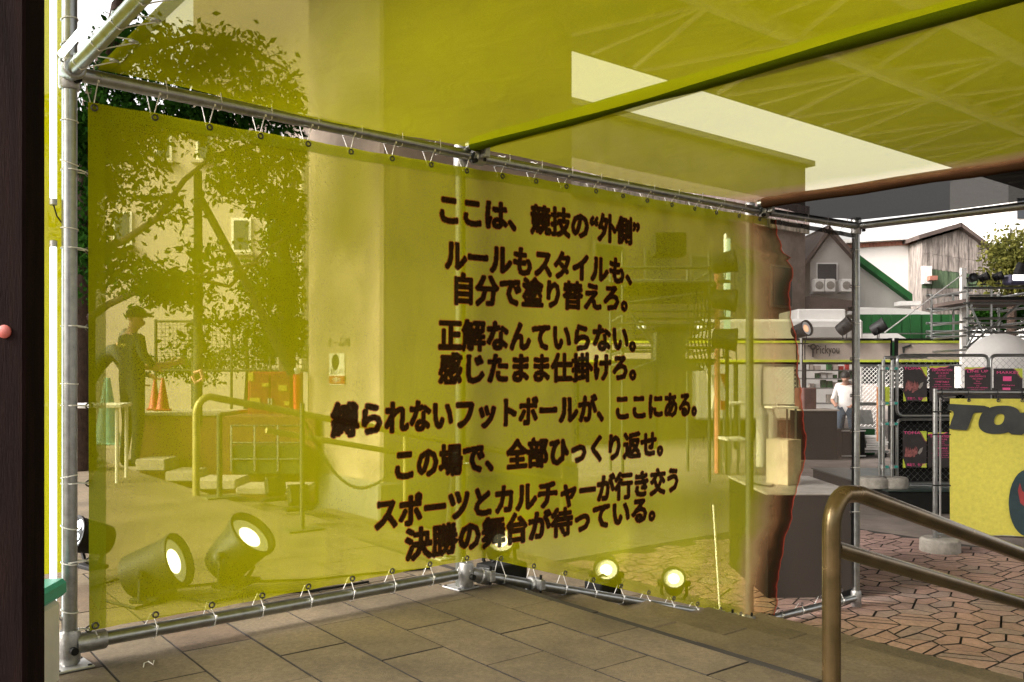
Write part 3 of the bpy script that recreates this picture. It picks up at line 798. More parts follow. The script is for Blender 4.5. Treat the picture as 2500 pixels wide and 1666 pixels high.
# ------------------------------------------------------------------ ceiling sheets
def ceil_sheet(name, label, a2, da, b2_, db, m, L=5.0, zoff=.03, nr=60, nc=40, burn=None, wave=.008):
    t = thing(name, label, 'mesh sheet', p3((a2 + b2_) / 2, FT))
    def f(r, q):
        l_ = r * L
        p = (a2 + da * l_).lerp(b2_ + db * l_, q)
        w = (b2_ + db * l_ - a2 - da * l_).length
        z = FT + zoff + wave * math.sin(q * 9 + r * 14) - .012 * math.sin(math.pi * q)
        e = w * (1 - q) + .012 * math.sin(r * 300) + .02 * math.sin(r * 77) if burn == 1 else (w * q if burn == -1 else 1.0)
        return Vector((p.x, p.y, z)), max(0, e)
    grid_cloth(f, nr, nc, m, 'cloth', t)
    return t
eps = lambda i, k: PW[i] + (PW[i + 1] - PW[i]).normalized() * k if i < 3 else PW[i] - (PW[3] - PW[2]).normalized() * k
inn = V2 * -.012
c1 = ceil_sheet('ceiling_sheet', 'yellow mesh ceiling sheet between the corner post and the first beam, trees behind it', eps(0, .085) + inn, dirL, eps(1, .075) + inn, dirB, M_CEIL)
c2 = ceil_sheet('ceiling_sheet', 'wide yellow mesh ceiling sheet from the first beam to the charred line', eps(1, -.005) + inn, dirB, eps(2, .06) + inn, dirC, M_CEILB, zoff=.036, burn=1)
c3 = ceil_sheet('dark_ceiling_sheet', 'dark charred mesh ceiling sheet above the chain fence and shed', eps(2, .065) + inn, dirC, eps(3, .02) + inn, dirD, M_DKMESH, zoff=.033)
# sewn overlap and hem strips
def hemstrip(a2, d, w, z, m, parent, L=5.0, name='hem'):
    n = Vector((-d.y, d.x)); 
    def f(r, q):
        p = a2 + d * (r * L) + n * (q * w); return Vector((p.x, p.y, z)), 1.0
    return grid_cloth(f, 40, 2, m, name, parent)
M_SLEEVE = fabric('beam_sleeve', (.085, .115, .004), .985, .2)
for i, d, t_, m in ((1, dirB, c2, M_SLEEVE), (2, dirC, c3, fabric('charred_sleeve', (.06, .03, .018), .98, .25))):   # pole pockets sewn round the two inner beams
    a = p3(PW[i], FT + .040); dd = Vector((d.x, d.y, 0)); nn = 26
    mb = MB(); mb.tube([a + dd * (.05 + 5.1 * k / nn) + Vector((0, 0, .003 * math.sin(k * 1.7))) for k in range(nn + 1)], [.0315 + .0015 * math.sin(k * 2.3) for k in range(nn + 1)], 14, cap=False); mb.build('pole_pocket', m, t_)
hemstrip(eps(0, .085) + inn, dirL, .045, FT + .04, M_HEM, c1)
for k in range(9):
    l_ = .14 + k * .21; p = PW[0] + (PW[1] - PW[0]).normalized() * .1 + inn + dirL * l_
    gm = ring(Vector((p.x, p.y, FT + .024)), Vector((.1, -.1, 1)), .012, .0035).build('grommet', M_PLATE, c1)
    q = PW[0] + dirL * (l_ + .01); n = Vector((-dirL.y, dirL.x)) * -1; Q = Vector((q.x, q.y, FT)); N = Vector((n.x, n.y, 0))
    mb = MB(); mb.tube([Vector((p.x, p.y, FT + .02)), Q - N * .026 + Vector((0, 0, -.012)), Q + Vector((0, 0, -.0275)), Q + N * .025 + Vector((0, 0, -.01)), Q + N * .02 + Vector((0, 0, .02)), Q - N * .016 + Vector((0, 0, .024)), Vector((p.x, p.y, FT + .03))], .0021, 5)
    mb.build('cable_tie', M_TIE, gm)
s = .3
while s < SL[3] - .05:                                # ceiling ties along the top rail
    q = ws(s, FT, .012); n = wnrm(s); al = (ws(s + .001, 0) - ws(s, 0)).normalized()
    mb = MB(); mb.tube([q + n * .035 + Vector((0, 0, .03)), q + n * .024 + al * .01 + Vector((0, 0, .002)), q + n * .014 + al * .012 - Vector((0, 0, .024)), q - n * .014 + al * .01 - Vector((0, 0, .024)), q - n * .024 + Vector((0, 0, .01)), q + Vector((0, 0, .03))], .0019, 5)
    mb.build('ceiling_tie', M_TIE, c1 if s < SL[1] else (c2 if s < SL[2] else c3)); s += .198
# neighbour ceiling to the left of the side beam
c4 = thing('side_ceiling_sheet', 'pale yellow ceiling sheet beyond the side beam and its light tube', 'mesh sheet', wp(-.8, -.5, FT))
def f4(r, q):
    p = PW[0] - U2 * (.06 + 1.6 * q) + dirL * (r * 2.2) - V2 * .02
    return Vector((p.x, p.y, FT + .45)), 1.0
grid_cloth(f4, 16, 12, fabric('pale_side_ceiling', (.55, .54, .12), .85, .5), 'cloth', c4)

# ------------------------------------------------------------------ LED tubes on the frame
def tube_light(label, a, b, group=None):
    t = thing('led_tube', label, 'light tube', a)
    d = (b - a).normalized()
    mb = MB(); mb.tube([a, b], .0105, 12); mb.build('diffuser', M_LED, t)
    for e, sg_ in ((a, -1), (b, 1)):
        mb = MB(); mb.lathe([(.0118, 0), (.0118, .02), (.009, .022)], e - d * (.002 * -sg_), d * sg_, 12); mb.build('end_cap', M_PLATE, t)
    mb = MB(); mb.tube([a - d * .02, a - d * .05 + Vector((.012, 0, -.01)), a - d * .09 + Vector((.03, .01, 0))], .0025, 5); mb.build('lead', M_BLACK, t)
    return t
q = ws(0, 0) + Vector((-.048, -.012, 0))
tube_light('upper white light tube upright on the left of the corner post', p3(q, CZ + .60), p3(q, FT + .36))
tube_light('lower white light tube upright on the left of the corner post, above the teal tub', p3(q, CZ - .80), p3(q, CZ + .435))
nl = Vector((-dirL.y, dirL.x)).normalized()           # left of the side beam
a = PW[0] + dirL * .12 - Vector((.05, .012)); b = PW[0] + dirL * 2.4 - Vector((.05, .012))
tube_light('white light tube tied along the side beam under the ceiling', p3(a, FT + .028), p3(b, FT + .028))

# ------------------------------------------------------------------ bronze handrail in front
hr = thing('bronze_handrail', 'worn bronze double handrail descending beside the steps in the foreground', 'handrail', Vector((1.018, 2.78, UP)))
P0 = Vector((1.018, 2.78, 0)); u3 = Vector((U2.x, U2.y, 0)); HRR = .029
zr = lambda t: CZ - .337 - .285 * t
path = [P0 + Vector((0, 0, UP - .02)), P0 + Vector((0, 0, zr(0) - .16))]
for k in range(1, 9):
    a = k / 8 * (math.pi / 2 - .277)
    rr = .1
    path.append(P0 + u3 * (rr - rr * math.cos(a)) + Vector((0, 0, zr(0) - .145 + rr * math.sin(a) * 1.1)))
path += [P0 + u3 * .16 + Vector((0, 0, zr(.16))), P0 + u3 * 1.0 + Vector((0, 0, zr(1.0))), P0 + u3 * 2.2 + Vector((0, 0, zr(2.2)))]
mb = MB(); mb.tube(path, HRR, 20); mb.build('top_rail', M_BRONZE, hr)
mb = MB(); mb.tube([P0 + u3 * .02 + Vector((0, 0, zr(.02) - .203)), P0 + u3 * 2.2 + Vector((0, 0, zr(2.2) - .203))], HRR * .9, 20); mb.build('lower_rail', M_BRONZE, hr)
mb = MB(); mb.tube([P0 + u3 * 2.1 + Vector((0, 0, .0)), P0 + u3 * 2.1 + Vector((0, 0, zr(2.1)))], HRR, 16); mb.build('post', M_BRONZE, hr)

# dark boarded post at the left edge of the view
dp = thing('dark_boarded_post', 'dark brown boarded post standing close at the left edge', 'post', at(20, 1500, 1.1) * 1)
dp.location = Vector((-.72, 1.1, UP))
for i in range(4):
    mb = MB(); mb.box((-.667 - i * .112, 1.12 + .004 * (i % 2), UP + 1.5), (.11, .05, 3.0), 0, .003); mb.build('board', M_DKWOOD, dp)
mb = MB(); mb.lathe([(.0085, 0), (.0085, .004), (.006, .006)], at(12, 810, 1.095) + Vector((0, .002, 0)), (0, -1, 0), 16); mb.build('reflector_or_light_spot', mat('pink_light_spot', (.3, .06, .045), .6), dp)  # small pink disc: a spot of light painted as colour, not a fitting

# ================================================================== STAGE LAMPS
def par_can(label, base, aim, size=.12, lens=None, lit=True, group=None, yoke=True, rise=1.75, energy=0.0):
    """short cylinder lamp on a yoke; base is the point it stands on, aim the direction it faces"""
    aim = Vector(aim).normalized(); t = thing('stage_lamp', label, 'stage lamp', base, group)
    L = size * 2.1; c = Vector(base) + Vector((0, 0, size * rise))
    prof = [(size * .55, -L * .5), (size * .8, -L * .46), (size * .86, -L * .3), (size * .92, L * .1), (size, L * .42), (size * 1.05, L * .45), (size * 1.05, L * .52), (size * .93, L * .52), (size * .88, L * .38)]
    mb = MB(); mb.lathe(prof, c, aim, 22); mb.build('housing', M_BLACKC, t)
    mb = MB(); mb.lathe([(size * .52, L * .385), (size * .46, L * .41), (size * .25, L * .43), (0.001, L * .44)], c, aim, 22); le = mb.build('lens', lens or (M_LENS if lit else M_GLASS), t)
    mb = MB(); mb.lathe([(size * .87, L * .40), (size * .7, L * .375), (size * .5, L * .36)], c, aim, 22); mb.build('reflector_or_light_spot', (emit('lamp_reflector', (1, 1, .97), .07) if lit else M_BLACKC), t)
    sd_ = aim.cross(Vector((0, 0, 1))).normalized()
    if yoke:
        for sg_ in (-1, 1):
            mb = MB(); mb.tube([c + sd_ * size * 1.02 * sg_, c + sd_ * size * 1.1 * sg_ + Vector((0, 0, -size * .9)), Vector(base) + sd_ * size * .75 * sg_ + Vector((0, 0, .02))], .01, 6); mb.build('yoke_arm', M_BLACKC, t)
            mb = MB(); mb.lathe([(.018, 0), (.018, .03), (.008, .034)], c + sd_ * size * .95 * sg_, sd_ * sg_, 8); mb.build('knob', M_BLACKC, t)
        mb = MB(); mb.box(Vector(base) + Vector((0, 0, .012)), (size * 1.7, size * 1.1, .02), math.atan2(sd_.y, sd_.x), .004); mb.build('foot', M_BLACKC, t)
    if energy > 0:
        li = bpy.data.lights.new('lamp_light', 'SPOT'); li.energy = energy; li.spot_size = R(70); li.spot_blend = .8; li.shadow_soft_size = size * .7
        lo = bpy.data.objects.new('lamp_light', li); lo.location = c + aim * (L * .55); lo.rotation_euler = (-aim).to_track_quat('Z', 'Y').to_euler(); COL.objects.link(lo); hang(lo, t)
    return t
bA = gr(375, 1462, UP); bB = gr(580, 1452, UP)
par_can('black floor lamp behind the banner, lying low, lens facing the lettering', bA, Vector((.93, -.06, .34)), .115, rise=1.15, energy=1.6)
par_can('taller tilted black floor lamp behind the banner with a round lit lens', bB + Vector((-.02, .05, .03)), Vector((.66, -.22, .68)), .115, rise=1.35, energy=1.6)
bC = gr(212, 1425, UP)
pl = par_can('small multi-LED floor lamp glowing between the corner post and the banner', bC + Vector((0, .05, .06)), Vector((-.55, -.72, .3)), .085, lens=M_BLACK)
aim = Vector((-.55, -.72, .3)).normalized(); c = bC + Vector((0, .05, .06)) + Vector((0, 0, .085 * 1.75)); a_ = aim.orthogonal().normalized(); b_ = aim.cross(a_)
for k in range(7):
    r_, th = (.0, 0) if k == 0 else (.05, k * math.pi / 3)
    mb = MB(); mb.lathe([(.02, 0), (.018, .006), (.004, .01)], c + aim * .098 + (a_ * math.cos(th) + b_ * math.sin(th)) * r_, aim, 12); mb.build('led', M_LEDS, pl)
# lamps on the steps behind the lower half of the banner; lens centres taken from the photo
def lamp_at(label, x, y, v, aim, size, energy):
    d = Vector(((x - CX) / FP, 1.0)); t = (A0.dot(V2) + v) / d.dot(V2); c = at(x, y, t)
    aim = Vector(aim).normalized(); L = size * 2.1
    base = c - aim * (L * .45) - Vector((0, 0, size * 1.75))
    u, _ = uvof(base); lev = UP if u < S0 else max(0, UP - .116 * (1 + int((u - S0) / .5)))
    o = par_can(label, base, aim, size, energy=energy)
    for sx in (-1, 1):
        for sy in (-1, 1):
            foot_ = Vector((base.x + sx * size * .6, base.y + sy * size * .5, max(lev, .0)))
            mb = MB(); mb.tube([base + Vector((sx * size * .3, sy * size * .25, .02)), foot_], .009, 6); mb.build('stand_leg', M_BLACKC, o)
    return o
lamp_at('lit floor lamp behind the brace of the corner post', 1222, 1318, .33, (.1, -.75, .62), .075, 1.5)
lamp_at('lit floor lamp halfway down the steps behind the banner', 1480, 1390, .30, (-.1, -.75, .6), .07, 1.8)
lamp_at('lit floor lamp near the foot of the steps by the white rod', 1645, 1412, .34, (-.15, -.75, .6), .07, 1.8)
for x, y, v, w, lb in ((1225, 1388, .22, .22, 'black dimmer box on the platform behind the corner post'), (1472, 1448, .3, .16, 'black dimmer box on the steps behind the low rail')):
    d = Vector(((x - CX) / FP, 1.0)); t = (A0.dot(V2) + v) / d.dot(V2); c = at(x, y, t)
    u, _ = uvof(c); lev = UP if u < S0 else max(0, UP - .116 * (1 + int((u - S0) / .5)))
    bx = thing('dimmer_box', lb, 'box', Vector((c.x, c.y, lev)))
    hgt = max(.08, c.z - lev + .03)
    mb = MB(); mb.box((c.x, c.y, lev + hgt / 2), (w, .14, hgt), ANG, .008); mb.build('case', M_BLACK, bx)
    mb = MB(); mb.tube([Vector((c.x, c.y, lev + hgt)) + Vector((-.05, 0, 0)), Vector((c.x, c.y, lev + hgt + .03)), Vector((c.x, c.y, lev + hgt)) + Vector((.05, 0, 0))], .007, 6); mb.build('handle', M_BLACKC, bx)
# cables on the platform
for lb, pts in (('black cable lying along the platform behind the banner', [(220, 1440), (300, 1415), (420, 1440), (560, 1425), (760, 1420), (900, 1405), (1050, 1392)]),
                ('thin black cable looping round the two floor lamps', [(250, 1470), (330, 1490), (430, 1462), (520, 1475), (640, 1450), (760, 1448), (900, 1425)])):
    mb = MB(); mb.tube([gr(x, y, UP) + Vector((0, 0, .008)) for x, y in pts], .006, 6); tag(mb.build('cable', M_BLACK), lb, 'cable')
mb = MB(); mb.tube([gr(x, y, UP) + Vector((0, 0, .004)) for x, y in ((350, 1632), (352, 1622), (362, 1618), (374, 1626), (376, 1616))], .002, 5)
tag(mb.build('tie_offcut', M_TIE), 'curled white offcut of cable tie on the stone tiles', 'scrap')

# teal-lidded tub beside the corner post
tb = thing('lidded_tub', 'milky plastic tub with a teal lid at the foot of the light tube', 'tub', Vector((-1.46, 2.6, UP)))
tc_ = Vector((-1.53, 2.62, UP))
mb = MB(); mb.box(tc_ + Vector((0, 0, .14)), (.23, .28, .28), .1, .02); mb.build('body', M_MILK, tb)
mb = MB(); mb.box(tc_ + Vector((0, 0, .305)), (.255, .31, .055), .1, .012); mb.build('lid', M_TEAL, tb)
mb = MB(); mb.box(tc_ + Vector((.02, -.155, .2)), (.08, .012, .05), .1, .005); mb.build('latch', M_TEAL, tb)

# ================================================================== BEHIND THE BANNER, LEFT
def person(name_label, base, yaw, pose, mats, extras=()):
    """one skinned body; pose maps joint -> (x, y, z) in metres, y forward; mats maps segment -> material"""
    t = thing('person', name_label, 'person', base)
    J = dict(pelvis=(0, 0, .95), belly=(0, .005, 1.1), chest=(0, .0, 1.28), neckb=(0, -.01, 1.43), neck=(0, .0, 1.5), chin=(0, .03, 1.56), head=(0, .02, 1.63), crown=(0, .01, 1.7), nose=(0, .13, 1.6),
             earL=(-.085, .01, 1.61), earR=(.085, .01, 1.61))
    for s_, k in ((-1, 'L'), (1, 'R')):
        J.update({'sh' + k: (s_ * .17, -.005, 1.39), 'sl' + k: (s_ * .21, 0, 1.22), 'el' + k: (s_ * .23, .0, 1.12), 'wr' + k: (s_ * .24, .08, .88), 'ha' + k: (s_ * .24, .1, .81),
                  'hip' + k: (s_ * .095, 0, .88), 'kn' + k: (s_ * .11, .015, .49), 'an' + k: (s_ * .12, -.03, .085), 'he' + k: (s_ * .12, -.03, .05), 'to' + k: (s_ * .135, .15, .035)})
    J.update(pose)
    rad = dict(pelvis=(.155, .115), belly=(.145, .105), chest=(.165, .115), neckb=(.075, .07), neck=(.055, .055), chin=(.07, .075), head=(.082, .095), crown=(.055, .065), nose=(.014, .014), earL=(.018, .03), earR=(.018, .03))
    for k in 'LR':
        rad.update({'sh' + k: (.068, .068), 'sl' + k: (.056, .056), 'el' + k: (.043, .043), 'wr' + k: (.029, .029), 'ha' + k: (.036, .022), 'hip' + k: (.098, .1), 'kn' + k: (.066, .066), 'an' + k: (.047, .047), 'he' + k: (.045, .05), 'to' + k: (.042, .03)})
    E = [('pelvis', 'belly', 'shirt'), ('belly', 'chest', 'shirt'), ('chest', 'neckb', 'shirt'), ('neckb', 'neck', 'skin'), ('neck', 'chin', 'skin'), ('chin', 'head', 'skin'), ('head', 'crown', 'skin'), ('chin', 'nose', 'skin'), ('head', 'earL', 'skin'), ('head', 'earR', 'skin')]
    for k in 'LR':
        E += [('chest', 'sh' + k, 'shirt'), ('sh' + k, 'sl' + k, 'shirt'), ('sl' + k, 'el' + k, 'sleeve'), ('el' + k, 'wr' + k, 'fore'), ('wr' + k, 'ha' + k, 'skin'), ('pelvis', 'hip' + k, 'pants'), ('hip' + k, 'kn' + k, 'pants'), ('kn' + k, 'an' + k, 'pants'), ('an' + k, 'he' + k, 'shoe'), ('he' + k, 'to' + k, 'shoe')]
        w, h_ = Vector(J['wr' + k]), Vector(J['ha' + k]); d = (h_ - w).normalized(); side = d.cross(Vector((0, 1, .3))).normalized(); s_ = -1 if k == 'L' else 1
        pn = side.cross(d)
        for fi, (o_, ln) in enumerate(((-.026, .07), (-.009, .08), (.009, .075), (.026, .058))):
            b_, m_, e_ = 'f%d%sb' % (fi, k), 'f%d%sm' % (fi, k), 'f%d%se' % (fi, k)
            J[b_] = tuple(h_ + d * .03 + side * o_); J[m_] = tuple(h_ + d * (.03 + ln * .5) + side * o_ * 1.15 + pn * .008); J[e_] = tuple(h_ + d * (.03 + ln * .85) + side * o_ * 1.15 + pn * .03)
            rad[b_] = (.0105, .0105); rad[m_] = (.0095, .0095); rad[e_] = (.008, .008)
            E += [('ha' + k, b_, 'skin'), (b_, m_, 'skin'), (m_, e_, 'skin')]
        J['th' + k] = tuple(w + d * .03 - side * .045 + pn * .012); J['tt' + k] = tuple(w + d * .075 - side * .06 + pn * .025)
        rad['th' + k] = (.013, .013); rad['tt' + k] = (.009, .009); E += [('wr' + k, 'th' + k, 'skin'), ('th' + k, 'tt' + k, 'skin')]
    names = list(J); ix = {n_: i for i, n_ in enumerate(names)}
    me = bpy.data.meshes.new('body'); me.from_pydata([J[n_] for n_ in names], [(ix[a], ix[b]) for a, b, _ in E], [])
    ob = bpy.data.objects.new('body', me); COL.objects.link(ob)
    sk = ob.modifiers.new('skin', 'SKIN'); sk.use_smooth_shade = True
    for i, n_ in enumerate(names):
        me.skin_vertices[0].data[i].radius = rad[n_]
        me.skin_vertices[0].data[i].use_root = (n_ == 'pelvis')
    ob.modifiers.new('sub', 'SUBSURF').levels = 1
    dg = bpy.context.evaluated_depsgraph_get()
    bm_ = bpy.data.meshes.new_from_object(ob.evaluated_get(dg))
    bpy.data.objects.remove(ob)
    keys = ['skin', 'shirt', 'sleeve', 'fore', 'pants', 'shoe']
    bm_.materials.clear()
    for k in keys: bm_.materials.append(mats[k])
    segs = [(Vector(J[a]), Vector(J[b]), keys.index(g_)) for a, b, g_ in E]
    for p in bm_.polygons:
        c = p.center; best = 9; bi = 0
        for a, b, gi in segs:
            ab = b - a; tt = max(0, min(1, (c - a).dot(ab) / max(1e-9, ab.length_squared))); dd = (c - a - ab * tt).length
            if dd < best: best = dd; bi = gi
        p.material_index = bi; p.use_smooth = True
    T = Matrix.Translation(Vector(base)) @ Matrix.Rotation(yaw, 4, 'Z')
    bm_.transform(T); bm_.update()
    link('body', bm_, t)
    hd, cr_, hf = Vector(J['head']), Vector(J['crown']), Vector(J['nose']) - Vector(J['head'])
    def local(pts): return [T @ Vector(p) for p in pts]
    # hair or cap: a shell over the back and top of the head
    vs = []; fs = []; n1, n2 = 12, 18
    upv = (cr_ - Vector(J['neck'])).normalized(); fw = (hf - upv * hf.dot(upv)).normalized(); rt = fw.cross(upv)
    cc = hd + upv * .015
    for i in range(n1 + 1):
        th = i / n1 * R(118)
        for j in range(n2):
            ph = 2 * math.pi * j / n2
            thx = th * (1.0 - .28 * (1 + math.cos(ph)) / 2)          # shorter over the brow
            wv = 1 + .035 * math.sin(ph * 5 + i)
            vs.append(T @ (cc + upv * math.cos(thx) * .105 + (fw * math.cos(ph) * .112 + rt * math.sin(ph) * .098) * math.sin(thx) * wv))
    for i in range(n1):
        for j in range(n2): fs.append((i * n2 + j, i * n2 + (j + 1) % n2, (i + 1) * n2 + (j + 1) % n2, (i + 1) * n2 + j))
    mb = MB(); mb.add(vs, fs, True); hair = mb.build(extras[0], extras[1], t)
    if extras[0] == 'cap':
        pk = [cc + fw * .09 + rt * .07 + upv * .05, cc + fw * .17 + rt * .05 + upv * .035, cc + fw * .19 + upv * .035, cc + fw * .17 - rt * .05 + upv * .035, cc + fw * .09 - rt * .07 + upv * .05]
        mb = MB(); mb.prism(local(pk), T.to_3x3() @ (upv * .006)); mb.build('peak', extras[1], hair)
    return t, T, J
black = dict(skin=M_SKIN, shirt=M_SHIRTK, sleeve=M_SHIRTK, fore=M_SKIN, pants=M_PANTS, shoe=M_SHOE)
bp1 = gr(322, 1143, UP)
pt, pT, pJ = person('person seen from behind in a black T-shirt with yellow back print, both arms raised forward', bp1, R(-38),
    dict(elR=(.25, .1, 1.1), wrR=(.16, .36, 1.12), haR=(.14, .44, 1.14), elL=(-.25, .12, 1.1), wrL=(-.12, .36, 1.08), haL=(-.1, .43, 1.1), head=(0, .05, 1.63), crown=(0, .05, 1.7), chin=(0, .06, 1.56), nose=(0, .155, 1.57), earL=(-.085, .04, 1.61), earR=(.085, .04, 1.61)), black, ('cap', M_SHIRTK))
flat_text('back_print', 'TOMA', M_YPRINT, pT @ Vector((0, -.128, 1.32)), pT.to_3x3() @ Vector((1, 0, 0)), (0, 0, 1), .04, pt, pT.to_3x3() @ Vector((0, -1, 0)), .22)
bp2 = gr(208, 1118, UP)
person('person bending over the white table in a charcoal jacket, one arm reaching out', bp2, R(-62),
    dict(belly=(0, .1, 1.1), chest=(0, .26, 1.24), neckb=(0, .36, 1.34), neck=(0, .41, 1.38), chin=(0, .47, 1.41), head=(0, .48, 1.47), crown=(0, .5, 1.54), nose=(0, .57, 1.42), earL=(-.085, .46, 1.46), earR=(.085, .46, 1.46),
         shL=(-.17, .3, 1.31), shR=(.17, .3, 1.31), slL=(-.22, .38, 1.18), slR=(.22, .4, 1.18), elL=(-.23, .43, 1.08), elR=(.23, .48, 1.09), wrL=(-.2, .6, .94), wrR=(.18, .7, 1.0), haL=(-.2, .66, .9), haR=(.17, .77, .97)),
    dict(skin=M_SKIN, shirt=M_SHIRTG, sleeve=M_SHIRTG, fore=M_SHIRTG, pants=M_PANTS, shoe=M_SHOE), ('hair', M_HAIR))

# white folding table
tbc = gr(205, 1150, UP)
tt = thing('folding_table', 'white folding table beside the bending person', 'table', tbc)
TX, TY = at(205, 1000, 8.2).x, 8.2
mb = MB(); mb.box((TX, TY, UP + .71), (.75, .6, .035), .25, .006); mb.build('table_top', M_WHITE, tt)
for sx in (-1, 1):
    for sy in (-1, 1):
        c = Matrix.Rotation(.25, 3, 'Z') @ Vector((sx * .33, sy * .24, 0))
        mb = MB(); mb.tube([(TX + c.x, TY + c.y, UP), (TX + c.x, TY + c.y, UP + .7)], .018, 8); mb.build('leg', M_WHITE, tt)
def cone(label, base, h_, m, band=True):
    t = thing('traffic_cone', label, 'traffic cone', base)
    mb = MB(); mb.lathe([(.15 * h_ / .7, 0), (.135 * h_ / .7, .02), (.03 * h_ / .7, h_ - .01), (.026 * h_ / .7, h_)], base + Vector((0, 0, .02)), (0, 0, 1), 18); mb.build('cone', m, t)
    mb = MB(); mb.box(base + Vector((0, 0, .012)), (.36 * h_ / .7, .36 * h_ / .7, .024), .3, .01); mb.build('base', m, t)
    return t
cone('teal traffic cone under the white table', gr(228, 1128, UP) + Vector((0, -.2, 0)), .62, M_TEAL)
cone('pale teal traffic cone standing behind the other teal cone', gr(262, 1085, UP), .95, mat('pale_teal', (.2, .42, .36), .5))
# planter with stepped pale kerb
PY = 9.6
pw = thing('planter_wall', 'long brown planter wall with a pale coping behind the handrail', 'planter', at(560, 1100, PY))
x0, x1 = at(340, 0, PY).x, at(770, 0, PY).x
zt = at(0, 1016, PY).z
mb = MB(); mb.box(((x0 + x1) / 2, PY + .5, (zt + UP - .4) / 2), (x1 - x0, 1.0, zt - UP + .4), 0, .01); mb.build('wall', M_BROWNW, pw)
mb = MB(); mb.box(((x0 + at(540, 0, PY).x) / 2, PY + .5, zt + .02), (at(540, 0, PY).x - x0, 1.06, .04), 0, .008); mb.build('coping', M_LTSTONE, pw)
kb = thing('stepped_kerb', 'pale stone kerb stepping down along the planter wall', 'kerb', at(500, 1150, PY - .6))
for xa, xb, yt, yb in ((330, 403, 1098, 1150), (403, 471, 1128, 1176), (471, 575, 1148, 1196), (575, 745, 1170, 1205)):
    Yk = (CZ - UP) * FP / (yb - HY); xl_, xr_ = at(xa, 0, Yk).x, at(xb, 0, Yk).x; zt_ = at(0, yt + 24, Yk).z
    mb = MB(); mb.box(((xl_ + xr_) / 2, Yk + .2, (zt_ + UP) / 2), (xr_ - xl_ - .004, .4, max(.06, zt_ - UP)), 0, .008); mb.build('kerb_block', M_LTSTONE, kb)
cone('red traffic cone standing on the planter coping by the wooden post', Vector((at(406, 0, PY + .5).x, PY + .4, zt + .04)), .36, M_CONE)
cone('darker red traffic cone on the planter coping half hidden by the person', Vector((at(378, 0, PY + .6).x, PY + .6, zt + .04)), .34, M_RED)
# red equipment cabinet and bright red post
rc = thing('red_cabinet', 'red metal cabinet with yellowish stickers behind the far handrail', 'cabinet', at(660, 1060, 10.2))
xa, xb = at(605, 0, 10.2).x, at(716, 0, 10.2).x; za, zb_ = at(0, 1062, 10.2).z, at(0, 908, 10.2).z
mb = MB(); mb.box(((xa + xb) / 2, 10.45, (za + zb_) / 2), (xb - xa, .5, zb_ - za), 0, .01); mb.build('casing', M_RED, rc)
for k in range(2):
    mb = MB(); mb.box((xa + (xb - xa) * (.27 + .46 * k), 10.195, (za + zb_) / 2), ((xb - xa) * .42, .02, (zb_ - za) * .92), 0, .004); d_ = mb.build('door', mat('dull_red', (.26, .025, .016), .5), rc)
    mb = MB(); mb.box((xa + (xb - xa) * (.47 + .06 * k), 10.18, (za + zb_) / 2), (.015, .02, .12)); mb.build('handle', M_PLATE, d_)
for x, y, w, h_ in ((690, 948, .1, .07), (622, 978, .12, .06), (700, 985, .06, .05), (648, 940, .08, .04), (612, 920, .06, .1)):
    c = at(x, y, 10.18); mb = MB(); mb.box((c.x, 10.181, c.z), (w, .004, h_)); mb.build('sticker', M_YPRINT, rc)
rp = thing('red_post', 'bright red plastic post with a white cap beside the pier', 'post', at(725, 1075, 9.9))
mb = MB(); mb.tube([at(725, 1105, 9.9), at(724, 912, 9.9)], .036, 12); mb.build('shaft', mat('bright_red', (.85, .03, .03), .4), rp)
mb = MB(); mb.lathe([(.037, 0), (.037, .05), (.02, .07)], at(724, 914, 9.9), (0, 0, 1), 12); mb.build('cap', M_WHITE, rp)
mb = MB(); mb.lathe([(.12, 0), (.12, .03), (.05, .06)], at(725, 1105, 9.9), (0, 0, 1), 14); mb.build('foot', M_RED, rp)
# wire cart
wc = thing('wire_cart', 'low green wire cart parked before the planter', 'cart', at(650, 1160, 9.3))
xa, xb = at(565, 0, 9.3).x, at(735, 0, 9.3).x
for y in (1040, 1082, 1122):
    c = at(0, y, 9.3).z; mb = MB(); mb.tube([(xa, 9.3, c), (xb, 9.3, c)], .012, 6); mb.build('rail', M_STEEL, wc)
for k in range(4):
    X_ = xa + (xb - xa) * k / 3; mb = MB(); mb.tube([(X_, 9.3, at(0, 1150, 9.3).z), (X_, 9.3, at(0, 1038, 9.3).z)], .012, 6); mb.build('upright', M_STEEL, wc)
mb = MB(); mb.box(((xa + xb) / 2, 9.45, at(0, 1125, 9.3).z), (xb - xa, .28, .3), 0, .01); mb.build('box', mat('dark_olive_box', (.025, .04, .012), .8), wc)
# far handrail
fh = thing('far_handrail', 'slim olive handrail with a rounded end behind the banner, left of the pier', 'handrail', gr(479, 1210, UP))
b = gr(479, 1210, UP); rs = lambda t: CZ - .155 - .20 * max(0, t - .1)
M_OLIVE = mat('olive_paint', (.30, .27, .10), .4, .2, .2, 10)
path = [b, Vector((b.x, b.y, CZ - .3))] + [b + u3 * (.12 - .12 * math.cos(a)) + Vector((0, 0, CZ - .3 - b.z + .145 * math.sin(a))) for a in (.3, .6, .9, 1.2, 1.5)] + [b + u3 * t + Vector((0, 0, rs(t) - b.z)) for t in (.2, 1.0, 2.6, 4.2)]
mb = MB(); mb.tube(path, .03, 12); mb.build('top_rail', M_OLIVE, fh)
mb = MB(); mb.tube([b + u3 * .6 + Vector((0, 0, rs(.6) - b.z - .2)), b + u3 * 4.2 + Vector((0, 0, rs(4.2) - b.z - .2))], .026, 12); mb.build('lower_rail', M_OLIVE, fh)
